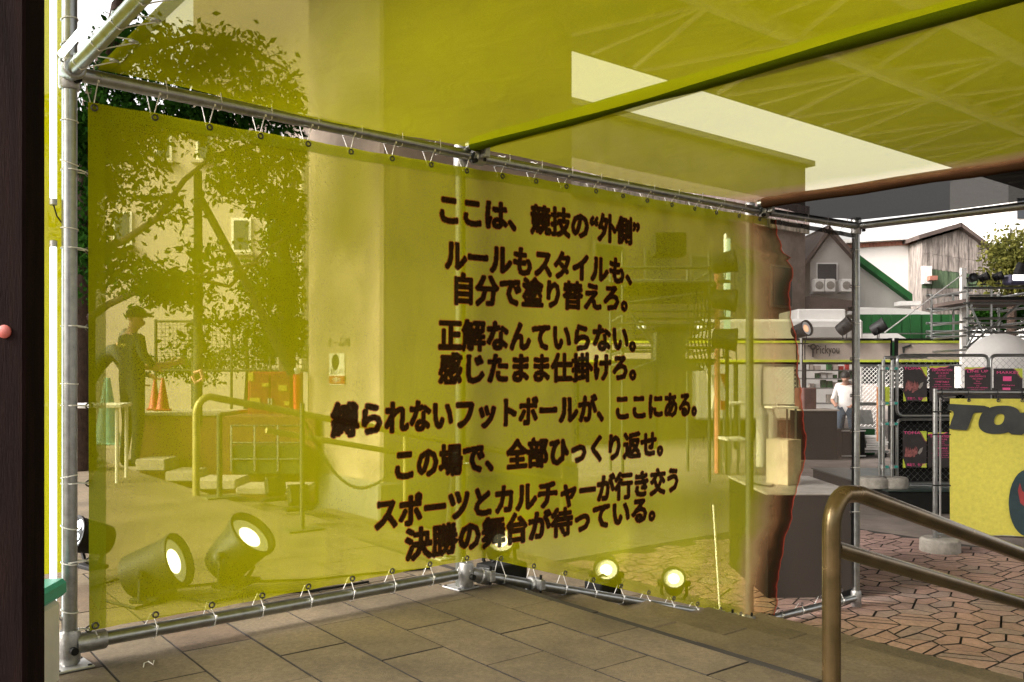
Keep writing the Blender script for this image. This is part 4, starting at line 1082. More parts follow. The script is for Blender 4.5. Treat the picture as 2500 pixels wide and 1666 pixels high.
for t in (2.0, 4.0):
    q_ = b + u3 * t; mb = MB(); mb.tube([Vector((q_.x, q_.y, 0)), Vector((q_.x, q_.y, rs(t)))], .028, 10); mb.build('post', M_OLIVE, fh)
# chain stanchions
def stanchion(label, x, yb, yt, w=.03):
    b = gr(x, yb, UP); t = thing('chain_stanchion', label, 'stanchion', b)
    mb = MB(); mb.tube([b + Vector((0, 0, .01)), Vector((b.x, b.y, at(0, yt, b.y).z))], w / 2, 10); mb.build('post', M_POLEW, t)
    mb = MB(); mb.box(b + Vector((0, 0, .006)), (.24, .16, .012), ANG, .002); mb.build('base_plate', M_POLEW, t)
    return t, b
sA, bS = stanchion('dark stanchion with a hanging chain in front of the pier', 738, 1295, 985, .03)
stanchion('thin dark stanchion beside the rounded handrail end', 536, 1216, 1012, .045)
ch = thing('chain', 'dark chain drooping from the stanchion across the pier', 'chain', bS)
pts = []
e0 = at(746, 1032, bS.y); e1 = at(960, 1150, bS.y + 1.0)
for k in range(41):
    t = k / 40; p = e0.lerp(e1, t); p.z -= .30 * math.sin(math.pi * t) ** .9 * (1 - .25 * t); pts.append(p)
for k in range(40):
    a_, b_ = pts[k], pts[k + 1]; d = (b_ - a_); n_ = d.cross(Vector((0, 0, 1))).normalized() if k % 2 else Vector((0, 0, 1)); L = d.length * .66
    c = (a_ + b_) / 2; dn = d.normalized()
    mb = MB(); mb.tube([c + dn * L * math.cos(2 * math.pi * i / 8) + n_ * .011 * math.sin(2 * math.pi * i / 8) for i in range(8)], .0042, 4, closed=True); mb.build('chain_link', M_POLEW, ch)
# floor flood lights in front of the pier
for lb, x, y in (('boxy black floodlight on the platform left of the stanchion', 672, 1222), ('second black floodlight tucked behind the stanchion', 728, 1246)):
    b = gr(x, y, UP); t = thing('floodlight', lb, 'floodlight', b)
    mb = MB(); mb.box(b + Vector((0, 0, .11)), (.15, .09, .14), .5, .01, Matrix.Rotation(.5, 3, 'Z') @ Matrix.Rotation(-.4, 3, 'X')); mb.build('housing', M_BLACK, t)
    mb = MB(); mb.box(b + Vector((-.03, .05, .13)), (.12, .01, .11), .5, .002, Matrix.Rotation(.5, 3, 'Z') @ Matrix.Rotation(-.4, 3, 'X')); mb.build('glass', M_GLASS, t)
    mb = MB(); mb.box(b + Vector((0, 0, .01)), (.2, .12, .02), .5, .003); mb.build('foot', M_BLACK, t)
# tree prop of two poles
tp = thing('tree_prop', 'dark wooden tree prop, upright pole with a slanting brace', 'tree support', gr(482, 1180, UP))
mb = MB(); mb.tube([at(482, 1040, 9.0), at(484, 700, 9.0), at(483, 418, 9.0)], [.05, .046, .042], 10); mb.build('upright_pole', M_POLEW, tp)
mb = MB(); mb.tube([at(486, 478, 8.94), at(600, 690, 9.1), at(712, 915, 9.4)], [.04, .044, .046], 10); mb.build('slanting_pole', M_POLEW, tp)
mb = MB(); mb.tube([at(474, 912, 8.95), at(490, 905, 8.94), at(496, 925, 8.95), at(478, 935, 8.95), at(470, 918, 8.95)], .022, 6); mb.build('rope_lashing', mat('pink_rope', (.6, .33, .25), .9), tp)

# wire fence and ivy behind the planter
wf = thing('mesh_fence', 'thin wire mesh fence behind the tree prop', 'fence', at(560, 905, 11.5))
FY = 11.5
for y in (785, 905):
    mb = MB(); mb.tube([at(380, y, FY), at(760, y, FY)], .018, 6); mb.build('rail', M_POLEW, wf)
for x in (380, 470, 565, 660, 755):
    mb = MB(); mb.tube([at(x, 780, FY), at(x, 1050, FY)], .02, 6); mb.build('post', M_POLEW, wf)
mb = MB()
for k in range(39):
    x = 384 + k * 9.6; mb.tube([at(x, 786, FY), at(x, 904, FY)], .0035, 3, cap=False)
for k in range(12):
    y = 794 + k * 9.6; mb.tube([at(381, y, FY), at(759, y, FY)], .0035, 3, cap=False)
tag(mb.build('wire_mesh', M_POLEW, wf), kind='stuff')

# ------------------------------------------------------------------ trees
def leaves(clusters, size, seed, m, name, parent, dens=1.75, xmax=1e9):
    """clusters: (centre, (rx, ry, rz), count)"""
    rr = np.random.RandomState(seed); V = []; F = []; T = []
    for c, rad_, n_ in clusters:
        n_ = int(n_ * dens); nsub = max(3, int(n_ / 34))
        sub = rr.normal(size=(nsub, 3)); sub /= np.linalg.norm(sub, axis=1)[:, None]; sub *= (rr.rand(nsub, 1) ** .45)
        sub = sub * np.array(rad_) + np.array(c)
        tone = rr.rand(nsub)
        for i in range(n_):
            k = rr.randint(nsub); p = sub[k] + rr.normal(size=3) * np.array([.13, .13, .09]) * (size / .07) * .75
            if CX + p[0] / p[1] * FP > xmax: continue           # cut back clear of the pier
            d = rr.normal(size=3); d[2] -= .45; d /= np.linalg.norm(d); w = np.cross(d, rr.normal(size=3)); w /= np.linalg.norm(w); nn = np.cross(d, w)
            L = size * (.55 + .75 * rr.rand()); W = L * .25
            o = len(V)
            V += [p, p + d * L * .45 + w * W + nn * W * .25, p + d * L, p + d * L * .45 - w * W + nn * W * .25]
            F += [(o, o + 1, o + 2), (o, o + 2, o + 3)]
            tv = min(1, max(0, tone[k] * .6 + rr.rand() * .4)); T += [tv] * 4
    me = bpy.data.meshes.new(name); me.from_pydata([tuple(v) for v in V], [], F); me.materials.append(m)
    a = me.attributes.new('tone', 'FLOAT', 'POINT'); a.data.foreach_set('value', T)
    return link(name, me, parent)
def pc(x, y, Y, rx, rz, n_, ry=None):
    """leaf cluster from pixel centre and pixel radii"""
    return (tuple(at(x, y, Y)), (rx / FP * Y, ry or .5, rz / FP * Y), n_)
def limb(pts, r0, r1, parent, name='limb'):
    n_ = len(pts); mb = MB(); mb.tube([at(*p) for p in pts], [r0 + (r1 - r0) * i / (n_ - 1) for i in range(n_)], 8); return mb.build(name, M_BARK, parent)
tr = thing('broadleaf_tree', 'spreading broadleaf tree whose branches reach across behind the banner and ceiling', 'tree', gr(175, 1160, UP))
mb = MB(); tbase = at(186, 1150, 9.2)
mb.tube([Vector((tbase.x, 9.2, UP - .05)), at(190, 900, 9.2), at(196, 700, 9.2), at(205, 480, 9.1), at(230, 250, 9.0), at(290, 40, 8.9), at(330, -200, 8.8)], [.2, .17, .15, .13, .11, .09, .06], 12); mb.build('trunk', M_BARK, tr)
limb([(198, 790, 9.2), (262, 745, 9.0), (333, 712, 8.8), (420, 685, 8.6), (530, 665, 8.5), (640, 640, 8.5)], .045, .012, tr)
limb([(205, 620, 9.1), (300, 590, 8.9), (383, 534, 8.7), (450, 440, 8.6), (520, 380, 8.6), (620, 350, 8.6)], .045, .012, tr)
limb([(225, 420, 9.0), (330, 330, 8.8), (450, 285, 8.7), (600, 260, 8.7), (730, 270, 8.8)], .045, .012, tr)
limb([(250, 200, 9.0), (360, 120, 8.6), (470, 90, 8.4), (590, 110, 8.4), (700, 170, 8.5)], .045, .012, tr)
limb([(640, 340, 8.7), (690, 440, 8.7), (720, 560, 8.8)], .02, .01, tr)
limb([(474, 680, 8.6), (560, 700, 8.7), (650, 610, 8.8), (735, 560, 8.9)], .025, .01, tr)
cl = [pc(225, 330, 8.9, 70, 80, 620), pc(320, 300, 8.8, 90, 45, 480), pc(450, 290, 8.7, 110, 32, 300), pc(590, 285, 8.7, 110, 35, 300), pc(250, 460, 9.0, 75, 70, 330), pc(350, 390, 8.8, 60, 35, 150),
      pc(395, 505, 8.7, 45, 28, 110), pc(610, 410, 8.7, 70, 50, 330), pc(690, 370, 8.8, 50, 50, 260), pc(690, 500, 8.8, 50, 60, 380), pc(560, 470, 8.8, 40, 30, 90),
      pc(290, 640, 8.9, 70, 45, 200), pc(420, 700, 8.6, 80, 32, 460), pc(520, 640, 8.5, 45, 28, 110), pc(225, 600, 9.1, 40, 70, 220), pc(235, 700, 9.1, 35, 30, 60), pc(450, 830, 9.0, 50, 25, 70), pc(550, 775, 8.8, 35, 30, 70),
      pc(380, 120, 8.5, 150, 70, 480), pc(560, 160, 8.4, 140, 60, 430), pc(690, 245, 8.6, 70, 40, 230), pc(300, 210, 8.9, 100, 50, 330), pc(480, 235, 8.5, 150, 30, 330),
      pc(195, 560, 9.0, 25, 120, 220), pc(200, 360, 9.0, 30, 90, 220)]
leaves(cl, .085, 3, M_LEAF, 'crown', tr, dens=2.3, xmax=742)
t2 = thing('dense_tree', 'dense dark tree filling the space between the slanting pole and the pier', 'tree', at(700, 1050, 10.8))
mb = MB(); mb.tube([Vector((at(705, 0, 10.8).x, 10.8, UP - .05)), at(700, 800, 10.8), at(690, 600, 10.8), at(720, 420, 10.8)], [.12, .1, .08, .03], 10); mb.build('trunk', M_BARK, t2)
leaves([pc(690, 570, 10.8, 50, 60, 480), pc(700, 690, 10.8, 45, 80, 620), pc(640, 690, 10.8, 45, 50, 330), pc(705, 800, 10.8, 45, 60, 520), pc(650, 810, 11.0, 55, 50, 240)], .08, 5, M_LEAF, 'crown', t2, dens=2.2, xmax=744)
iv = thing('hedge', 'leafy hedge growing through the wire fence', 'hedge', at(600, 1000, 11.9))
mb = MB(); mb.tube([at(600, 1010, 11.9), at(605, 900, 11.9), at(600, 800, 11.9)], [.04, .03, .015], 6); mb.build('stem', M_BARK, iv)
leaves([pc(610, 860, 11.9, 55, 50, 380), pc(690, 860, 11.9, 60, 55, 420), pc(520, 890, 11.9, 60, 35, 350), pc(430, 900, 11.9, 50, 30, 250)], .07, 8, M_LEAF, 'foliage', iv)

# beige building behind the trees
bb = thing('beige_building', 'pale beige rendered building with small windows behind the tree', 'building', at(450, 1000, 19))
BY = 19.0
xa, xb = at(-150, 0, BY).x, at(1100, 0, BY).x; zt2 = at(0, 300, BY).z
mb = MB(); mb.box(((xa + xb) / 2, BY + 4, zt2 / 2), (xb - xa, 8, zt2)); mb.build('wall', M_BEIGE, bb)
mb = MB(); mb.box(((xa + xb) / 2, BY + 4, zt2 + .1), (xb - xa + .3, 8.3, .2)); mb.build('roof', M_GRWALL, bb)
for x, y, w, h_ in ((674, 350, 28, 74), (674, 580, 34, 70), (590, 575, 34, 70), (500, 350, 28, 74), (400, 350, 28, 74), (300, 560, 34, 70)):
    c = at(x, y, BY); w_, hh = w / FP * BY, h_ / FP * BY
    mb = MB(); mb.box((c.x, BY - .01, c.z), (w_ + .12, .08, hh + .12)); wd = mb.build('window', M_WHITE, bb)
    mb = MB(); mb.box((c.x, BY - .04, c.z), (w_, .06, hh)); mb.build('pane', M_GLASS, wd)
    mb = MB(); mb.box((c.x, BY - .09, c.z - hh / 2 - .1), (w_ + .25, .16, .06)); mb.build('sill', M_LTSTONE, wd)
mb = MB(); mb.tube([at(738, 320, BY - .1), at(738, 900, BY - .1)], .07, 8); mb.build('downpipe', M_LTSTONE, bb)

# ================================================================== BEYOND THE STEPS, RIGHT
# black plinth with a white box just outside the frame
pn = thing('black_plinth', 'waist-high black plinth with a pale top behind the burnt end of the banner', 'plinth', Vector((2.1, 6.6, 0)))
mb = MB(); mb.box((2.1, 6.62, .365), (.64, 1.06, .73), 0, .006); mb.build('body', M_BLACK, pn)
mb = MB(); mb.box((2.1, 6.62, .739), (.66, 1.08, .016), 0, .003); mb.build('top', mat('pale_laminate', (.42, .40, .36), .5), pn)
wb = thing('white_box', 'upright white carton standing on the black plinth', 'box', Vector((2.06, 6.6, .747)))
mb = MB(); mb.box((2.06, 6.62, .747 + .17), (.16, .2, .34), .62, .004); mb.build('carton', mat('card_white', (.56, .50, .43), .8), wb)
mb = MB(); mb.box((2.06, 6.62, .747 + .341), (.012, .2, .002), .62); mb.build('flap_seam', M_LTSTONE, wb)
mb = MB(); mb.tube([(1.95, 6.5, .753), (1.9, 6.42, .753), (1.85, 6.5, .753), (1.82, 6.62, .753)], .006, 6); tag(mb.build('cable', M_BLACK), 'short black cable lying on the pale plinth top', 'cable')

# yellow TOMA banner on its pipe stand
FY = 7.73
bs = thing('banner_stand', 'steel pipe stand with a round concrete foot holding the yellow block-letter banner', 'stand', at(2283, 1350, FY))
ex = Vector((.985, -.17, 0)).normalized(); o0 = Vector((at(2283, 0, FY).x, FY, 0))
zt_ = at(0, 958, FY).z
mb = MB(); mb.tube([o0 + Vector((0, 0, .08)), o0 + Vector((0, 0, zt_ + .03))], .021, 12); mb.build('upright', M_STEEL, bs)
mb = MB(); mb.tube([o0 + Vector((0, 0, zt_)), o0 + ex * 2.4 + Vector((0, 0, zt_))], .021, 12); mb.build('top_pipe', M_STEEL, bs)
mb = MB(); mb.tube([o0 + ex * 2.4 + Vector((0, 0, .08)), o0 + ex * 2.4 + Vector((0, 0, zt_ + .03))], .021, 12); mb.build('upright', M_STEEL, bs)
mb = MB(); mb.tube([o0 + Vector((0, 0, .17)), o0 + ex * 2.4 + Vector((0, 0, .17))], .016, 10); mb.build('low_pipe', M_STEEL, bs)
for q_ in (o0 + ex * .04, o0 + ex * 2.4):
    mb = MB(); mb.lathe([(.16, 0), (.17, .02), (.165, .12), (.15, .135)], q_, (0, 0, 1), 10); mb.build('concrete_foot', M_CONCF, bs)
mb = MB(); mb.tube([o0 + Vector((.07, .05, .1)), o0 + Vector((.07, .05, zt_ - .05)), o0 + Vector((.2, .04, zt_ - .04))], .008, 6); mb.build('inner_rod', M_PLATE, bs)
for z in (.6, 1.05, 1.25):
    mb = MB(); mb.tube([o0 + Vector((-.03, -.02, z)), o0 + ex * .12 + Vector((0, -.02, z))], .006, 6); mb.build('hook', M_BLACK, bs)
tbn = thing('yellow_letter_banner', 'opaque yellow banner with huge slanted dark block letters on a pipe stand', 'banner', o0 + ex * .6)
nf = Vector((ex.y, -ex.x, 0)); nf = nf if nf.y < 0 else -nf
def tb_at(a, z, off=0.0): return o0 + ex * a + Vector((0, 0, z)) + nf * (.02 + off)
zt2_, zb2_ = zt_ - .055, .17
def f_tb(r, t):
    a = .115 + t * 2.2; z = zb2_ + (zt2_ - zb2_) * r
    return tb_at(a, z, .006 * math.sin(a * 7 + z * 4)), 1.0
grid_cloth(f_tb, 20, 30, M_YPRINT, 'cloth', tbn)
def tb_px(x, y):
    """pixel on the banner face -> (along, height)"""
    dx = (x - CX) / FP; P_ = o0 + nf * .03; t = (P_.x * nf.x + P_.y * nf.y) / (dx * nf.x + nf.y)
    w_ = at(x, y, t); return (w_ - o0).dot(ex), w_.z
zz = lambda x, y: (2250 + x / 7.128, 880 + y / 7.128)
LT = [(485, 757), (1090, 790), (1130, 805), (1170, 815), (1200, 905), (920, 912), (895, 935), (800, 1190), (770, 1220), (490, 1195), (472, 1175), (560, 930), (545, 890), (520, 878), (445, 873), (435, 850), (465, 775)]
def letter(pts, nm):
    mb = MB(); mb.add([tb_at(*tb_px(*zz(x, y)), .016) for x, y in pts], [tuple(range(len(pts)))]); mb.build(nm, M_DKPRINT, tbn)
letter(LT, 'letter_t')
def oval(cx, cy, rx, ry, sh, n=40, p=2.4):
    out = []
    for k in range(n):
        a = 2 * math.pi * k / n; c_, s_ = math.cos(a), math.sin(a)
        x = abs(c_) ** (2 / p) * rx * (1 if c_ > 0 else -1); y = abs(s_) ** (2 / p) * ry * (1 if s_ > 0 else -1)
        out.append((cx + x - sh * y, cy + y))
    return out
outer = oval(1350, 1035, 355, 248, .25); inner = oval(1345, 1027, 84, 95, .25)
mb = MB(); mb.add([tb_at(*tb_px(*zz(x, y)), .017) for x, y in outer + inner], [(k, (k + 1) % 40, 40 + (k + 1) % 40, 40 + k) for k in range(40)]); mb.build('letter_o', M_DKPRINT, tbn)
letter([(1690, 915), (1900, 905), (2060, 1060), (2250, 905), (2470, 905), (2330, 1300), (2120, 1300), (2170, 1110), (2030, 1240), (1900, 1110), (1840, 1230), (1740, 1300), (1560, 1290), (1500, 1245), (1600, 1100)], 'letter_m')
letter([(2560, 905), (2800, 905), (2880, 1300), (2660, 1300), (2650, 1240), (2540, 1240), (2500, 1300), (2360, 1300)], 'letter_a')
# round dark print with a red flame low on the banner
cb = [(2508, 1228, 46, 82)]
for x, y, rx, ry in cb:
    n_ = 30
    pts = [(x + rx * 1.0 * math.cos(2 * math.pi * k / n_) , y + ry * math.sin(2 * math.pi * k / n_)) for k in range(n_)]
    mb = MB(); mb.add([tb_at(*tb_px(a, b), .016) for a, b in pts], [tuple(range(n_))]); mb.build('round_print', mat('print_dark_teal', (.015, .035, .04), .7), tbn)
    fl = [(2490, 1228), (2484, 1198), (2489, 1178), (2494, 1198), (2508, 1208), (2504, 1240)]
    mb = MB(); mb.add([tb_at(*tb_px(a, b), .019) for a, b in fl], [tuple(range(len(fl)))]); mb.build('flame_print', mat('print_red', (.26, .03, .03), .7), tbn)
for x in (2301, 2365, 2437, 2496):
    a, z = tb_px(x, 968); c = tb_at(a, zt2_ - .015, .012)
    gm = ring(c, nf, .012, .004).build('grommet', M_BRASSG, tbn)
    q_ = o0 + ex * a + Vector((0, 0, zt_)); mb = MB(); mb.tube([c, q_ + nf * .025, q_ + Vector((0, 0, .024)), q_ - nf * .024, c - nf * .02], .004, 5); mb.build('cable_tie', M_BLACK, gm)

# low black stage with wire fence panels and posters
LS = thing('low_stage', 'low black stage platform carrying the wire fence', 'stage', at(2300, 1255, 9.94))
mb = MB(); mb.box((at(2170, 0, 9.94).x + 3.0, 11.2, .125), (6.0, 2.5, .25), 0, .01); mb.build('deck', M_BLACK, LS)
mb = MB(); mb.box((at(2170, 0, 9.94).x + 3.0, 11.2, .258), (6.04, 2.54, .016), 0, .004); mb.build('top_sheet', mat('dark_green_lino', (.02, .035, .03), .35), LS)
FY = 10.35
fen = thing('wire_fence', 'two-tier steel pipe and chain-link fence hung with dark posters', 'fence', at(2200, 1190, FY))
def rrect(x0, x1, z0, z1, r, Y):
    pts = []
    for cx_, cz_, a0 in ((x1 - r, z1 - r, 0), (x0 + r, z1 - r, 90), (x0 + r, z0 + r, 180), (x1 - r, z0 + r, 270)):
        for k in range(5):
            a = R(a0 + k * 22.5); pts.append(Vector((cx_ + r * math.cos(a), Y, cz_ + r * math.sin(a))))
    return pts
ZM = at(0, 1020, FY).z; ZT = at(0, 868, FY).z; ZB = at(0, 1180, FY).z
cols = [(2190, 2413), (2418, 2640)]
def chainlink(x0, x1, z0, z1, Y, parent, m, step=.075, r=.0022, name='chain_link_mesh'):
    mb = MB(); W, H = x1 - x0, z1 - z0
    k = -H
    while k < W:
        for sg_ in (1, -1):
            a = k; pts = []
            t0 = max(0, -a); t1 = min(H, W - a)
            if t1 > t0:
                if sg_ > 0: mb.tube([(x0 + a + t0, Y, z0 + t0), (x0 + a + t1, Y, z0 + t1)], r, 3, cap=False)
                else: mb.tube([(x0 + a + t0, Y + .003, z1 - t0), (x0 + a + t1, Y + .003, z1 - t1)], r, 3, cap=False)
        k += step
    return tag(mb.build(name, m, parent), kind='stuff')
for xa, xb in cols:
    X0, X1 = at(xa, 0, FY).x, at(xb, 0, FY).x
    for z0, z1 in ((ZM + .025, ZT), (ZB, ZM - .02)):
        mb = MB(); mb.tube(rrect(X0, X1, z0, z1, .07, FY), .02, 8, closed=True); pf_ = mb.build('panel_frame', M_STEEL, fen)
        chainlink(X0 + .03, X1 - .03, z0 + .03, z1 - .03, FY, pf_, M_STEEL)
for x in (2156, 2178):
    mb = MB(); mb.tube([at(x, 1185, FY - .05), at(x, 880, FY - .05)], .02, 10); mb.build('post', M_STEEL, fen)
    for y in (900, 985, 1035, 1140):
        c = at(x, y, FY - .05); mb = MB(); mb.lathe([(.026, -.025), (.033, -.02), (.033, .02), (.026, .025)], c, (0, 0, 1), 10); cl_ = mb.build('clamp', M_CAST, fen)
        mb = MB(); mb.box(c + Vector((.035, -.01, 0)), (.05, .03, .03), .2, .004); mb.build('clamp_bolt', M_TEAL, cl_)
mb = MB(); mb.tube([at(2148, 1185, FY + .15), at(2148, 905, FY + .15)] + [at(2148 + 12 * math.sin(a), 905 - 12 * (1 - math.cos(a)) - 20 * math.sin(a), FY + .15) for a in (.5, 1.0, 1.57)] + [at(2262, 872, FY + .15)], .018, 8); mb.build('rear_hoop', M_STEEL, fen)
for x in (2133, 2180):
    c = at(x, 1190, FY - .1); c.z = .266; mb = MB(); mb.lathe([(.17, 0), (.175, .02), (.17, .1), (.15, .12)], c, (0, 0, 1), 12); mb.build('concrete_foot', M_CONCF, fen)
mb = MB(); mb.box((at(2380, 0, FY).x, FY + .12, (ZB + at(0, 948, FY).z) / 2), (at(2570, 0, FY).x - at(2195, 0, FY).x, .02, at(0, 948, FY).z - ZB)); 
bk = tag(mb.build('black_backcloth', M_BLACK), 'black cloth hanging behind the wire fence', 'cloth')
def poster(label, xa, xb, ya, yb, title, lines, art=False, corner='r'):
    Y = FY - .03; X0, X1, Z1, Z0 = at(xa, 0, Y).x, at(xb, 0, Y).x, at(0, ya, Y).z, at(0, yb, Y).z
    t = thing('poster', label, 'poster', Vector(((X0 + X1) / 2, Y, Z0)), 'posters on the wire fence')
    mb = MB(); mb.box(((X0 + X1) / 2, Y, (Z0 + Z1) / 2), (X1 - X0, .004, Z1 - Z0)); mb.build('sheet', M_POSTER, t)
    W, H = X1 - X0, Z1 - Z0; fy = Y - .004
    def poly(pts, m, nm, d=0.0):
        mb = MB(); mb.add([Vector((X0 + W * a, fy - d, Z0 + H * b)) for a, b in pts], [tuple(range(len(pts)))]); return mb.build(nm, m, t)
    if corner == 'r':
        poly([(.7, 1), (1, 1), (1, .72), (.93, .76), (.86, .84), (.8, .93)], M_LIME, 'yellow_corner'); poly([(.66, 1), (.7, 1), (.8, .93), (.86, .84), (.93, .76), (1, .72), (1, .69), (.9, .74), (.82, .82), (.76, .92)], M_PRED, 'torn_edge')
    else:
        poly([(0, 1), (.75, 1), (.6, .965), (.42, .97), (.25, .93), (.1, .96), (0, .94)], M_LIME, 'yellow_corner'); poly([(0, .94), (.1, .96), (.25, .93), (.42, .97), (.6, .965), (.75, 1), (.8, .99), (.6, .945), (.42, .95), (.25, .905), (.1, .94), (0, .915)], M_PINK, 'torn_edge')
    ex_, ey_ = Vector((1, 0, 0)), Vector((0, 0, 1))
    if art:
        for q0 in range(9):
            ax, az = .06 + .055 * q0 + rnd.uniform(-.02, .02), .24 + rnd.uniform(0, .12)
            poly([(ax, az), (ax + .1, az + .02), (ax + .13, az + .14), (ax + .07, az + .22 + .1 * rnd.random()), (ax + .03, az + .12)], M_PRED, 'dark_red_art', .001 + q0 * .0003)
        poly([(.62, .4), (.72, .52), (.85, .56), (.8, .44), (.7, .36)], M_PGREY, 'grey_art', .001)
        flat_text('title', title, M_PINK, Vector((X0 + W * .38, fy, Z0 + H * .955)), ex_, ey_, H * .075, t, (0, -1, 0), W * .7)
        flat_text('slogan', '本能で、化けろ', M_PINK, Vector((X0 + W * .55, fy, Z0 + H * .08)), ex_, ey_, H * .085, t, (0, -1, 0), W * .78)
        poly([(0, 0), (.12, 0), (.08, .12), (0, .26)], M_LIME, 'yellow_corner', .0005); poly([(.75, 0), (1, 0), (1, .12), (.85, .1)], M_LIME, 'yellow_corner', .0005)
    else:
        flat_text('title', title, M_PINK, Vector((X0 + W * .5, fy, Z0 + H * .885)), ex_, ey_, H * .07, t, (0, -1, 0), W * .8)
        for k, (b, zf, hf, wf_) in enumerate(lines):
            flat_text('text_line', b, M_PINK, Vector((X0 + W * .5, fy, Z0 + H * zf)), ex_, ey_, H * hf, t, (0, -1, 0), W * wf_)
    for a in (.12, .88):
        mb = MB(); mb.tube([Vector((X0 + W * a, fy - .004, Z1 - .015)), Vector((X0 + W * a, Y + .02, Z1 + .015))], .003, 4); mb.build('poster_tie', M_BLACK, t)
    return t
INFO = [('00.14.SUN', .80, .045, .5), ('START 10:00', .735, .028, .3), ('EVENT SPACE', .69, .022, .32), ('INFORMATION AND OPENING', .64, .018, .68), ('TIMETABLE', .55, .05, .55), ('10:00  OPEN', .47, .022, .6), ('11:00  PERFORMANCE', .41, .022, .75), ('12:00  TALK', .35, .022, .6), ('13:00  MATCH', .29, .022, .65)]
LUP = [('LIVE', .79, .03, .2), ('PERFORMANCE', .74, .045, .62), ('MIC START', .67, .04, .38), ('The', .6, .035, .16), ('Member', .54, .035, .3), ('DJ', .47, .03, .1), ('OTHER AND MEMBERS', .42, .025, .8), ('SPECIAL GUEST', .36, .03, .55)]
MRK = [('Pickyou', .52, .05, .44)]
poster('dark poster with pink title and red artwork, upper row beside the fence posts', 2205, 2263, 896, 980, 'TOMA', [], True)
poster('dark poster with pink artwork title, lower row of the fence', 2204, 2262, 1053, 1142, 'TOMA', [], True)
poster('poster headed information in pink, upper row of the fence', 2269, 2330, 894, 980, 'INFORMATION', INFO, corner='l')
poster('poster headed information, lower row, half hidden by the pipe stand', 2265, 2326, 1056, 1142, 'INFORMATION', INFO, corner='l')
poster('poster headed line up in pink hung on the fence', 2355, 2418, 897, 983, 'LINE UP', LUP, corner='l')
mk = poster('poster headed market with pink logo blocks', 2426, 2496, 900, 986, 'MARKET', MRK, corner='r')
Yp = FY - .035
for x, y, w, h_ in ((2459, 925, .1, .055), (2457, 951, .09, .04)):
    c = at(x, y, Yp); mb = MB(); mb.box((c.x, Yp - .001, c.z), (w, .003, h_), 0); mb.build('logo_block', M_PINK, mk)

# concert-style scaffold, lamps, signs further back
def scaffold(label, Y, xs, ys, diag, depth=1.4, r=.024, extra=()):
    t = thing('scaffold_tower', label, 'scaffold', Vector((at(xs[0], 0, Y).x, Y, 0)))
    for x in xs:
        for dy in (0, depth):
            X = at(x, 0, Y).x; mb = MB(); mb.tube([(X, Y + dy, 0), (X, Y + dy, at(0, ys[0], Y).z)], r, 8); mb.build('standard', M_STEEL, t)
    for y in ys[1:]:
        for dy in (-.04, depth + .04):
            z = at(0, y, Y).z; mb = MB(); mb.tube([(at(xs[0] - 12, 0, Y).x, Y + dy, z), (at(xs[-1] + 12, 0, Y).x, Y + dy, z)], r, 8); mb.build('ledger', M_STEEL, t)
        for x in (xs[0], xs[-1]):
            X = at(x, 0, Y).x + .03; z = at(0, y, Y).z - .05; mb = MB(); mb.tube([(X, Y - .1, z), (X, Y + depth + .1, z)], r, 8); mb.build('transom', M_STEEL, t)
    for xa, ya, xb, yb in diag:
        mb = MB(); mb.tube([at(xa, ya, Y - .08), at(xb, yb, Y - .08)], r * .9, 8); mb.build('brace', M_STEEL, t)
    return t
M_OLDST = mat('dull_scaffold', (.16, .16, .14), .5, .6, .2, 10)
def swap(t, m):
    for o in kids(t): o.data.materials.clear(); o.data.materials.append(m)
s1 = scaffold('scaffold tower hung with black stage lamps behind the lettered mesh', 13.0, (1520, 1732), (615, 655, 690, 760, 792, 850, 880), [(1528, 745, 1605, 860), (1530, 740, 1720, 715)], 1.6)
swap(s1, M_OLDST)
mb = MB(); mb.box((at(1620, 0, 13).x, 13.8, at(0, 705, 13).z), (1.6, 1.5, .2)); mb.build('deck_board', M_BLACK, s1)
mb = MB(); mb.box((at(1655, 0, 13).x, 13.8, at(0, 580, 13).z), (.5, .4, .36), 0, .02); tag(mb.build('speaker_cabinet', M_BLACK), 'black speaker cabinet on top of the lamp scaffold', 'speaker')
sp = thing('hanging_cover', 'dark covered crate with a flared skirt on the lamp scaffold', 'crate', at(1640, 910, 12.6))
mb = MB(); mb.prism([at(x, y, 12.6) for x, y in ((1604, 802), (1676, 800), (1674, 880), (1725, 905), (1535, 905), (1602, 880))], (0, .5, 0)); mb.build('cover', mat('dark_tarp', (.05, .055, .04), .8), sp)
mb = MB(); mb.prism([at(x, y, 12.58) for x, y in ((1600, 798), (1680, 796), (1680, 806), (1600, 808))], (0, .54, 0)); mb.build('lid', M_BLACK, sp)
for lb, y in (('uppermost black stage lamp on the scaffold pole beside the pale tube', 640), ('middle black stage lamp on the scaffold pole beside the pale tube', 730), ('lowest black stage lamp on the scaffold pole beside the pale tube', 826)):
    c = at(1768, y, 12.85); par_can(lb, c - Vector((.0, 0, .30)), Vector((.9, -.3, .15 if y < 700 else -.1)), .165, lit=False)
    mb = MB()
for k in range(5):
    x = 1690 + k * 9; mb = MB(); mb.tube([at(x, 690, 12.8), at(x + 6, 760, 12.8), at(x - 4, 830, 12.8), at(x + 10, 900, 12.8)], .012, 5)
    tag(mb.build('hanging_cable', M_BLACK), 'black lamp cable hanging down the scaffold', 'cable', 'cables hanging on the scaffold')
for x, y in ((1560, 800), (1700, 800)):
    c = at(x, y, 14.9); par_can('small clamp lamp on the scaffold beam, ' + ('left of the covered crate' if x < 1600 else 'right of the covered crate'), c - Vector((0, 0, .2)), Vector((.2, -.8, .3)), .11, lit=True, lens=M_LENSD)
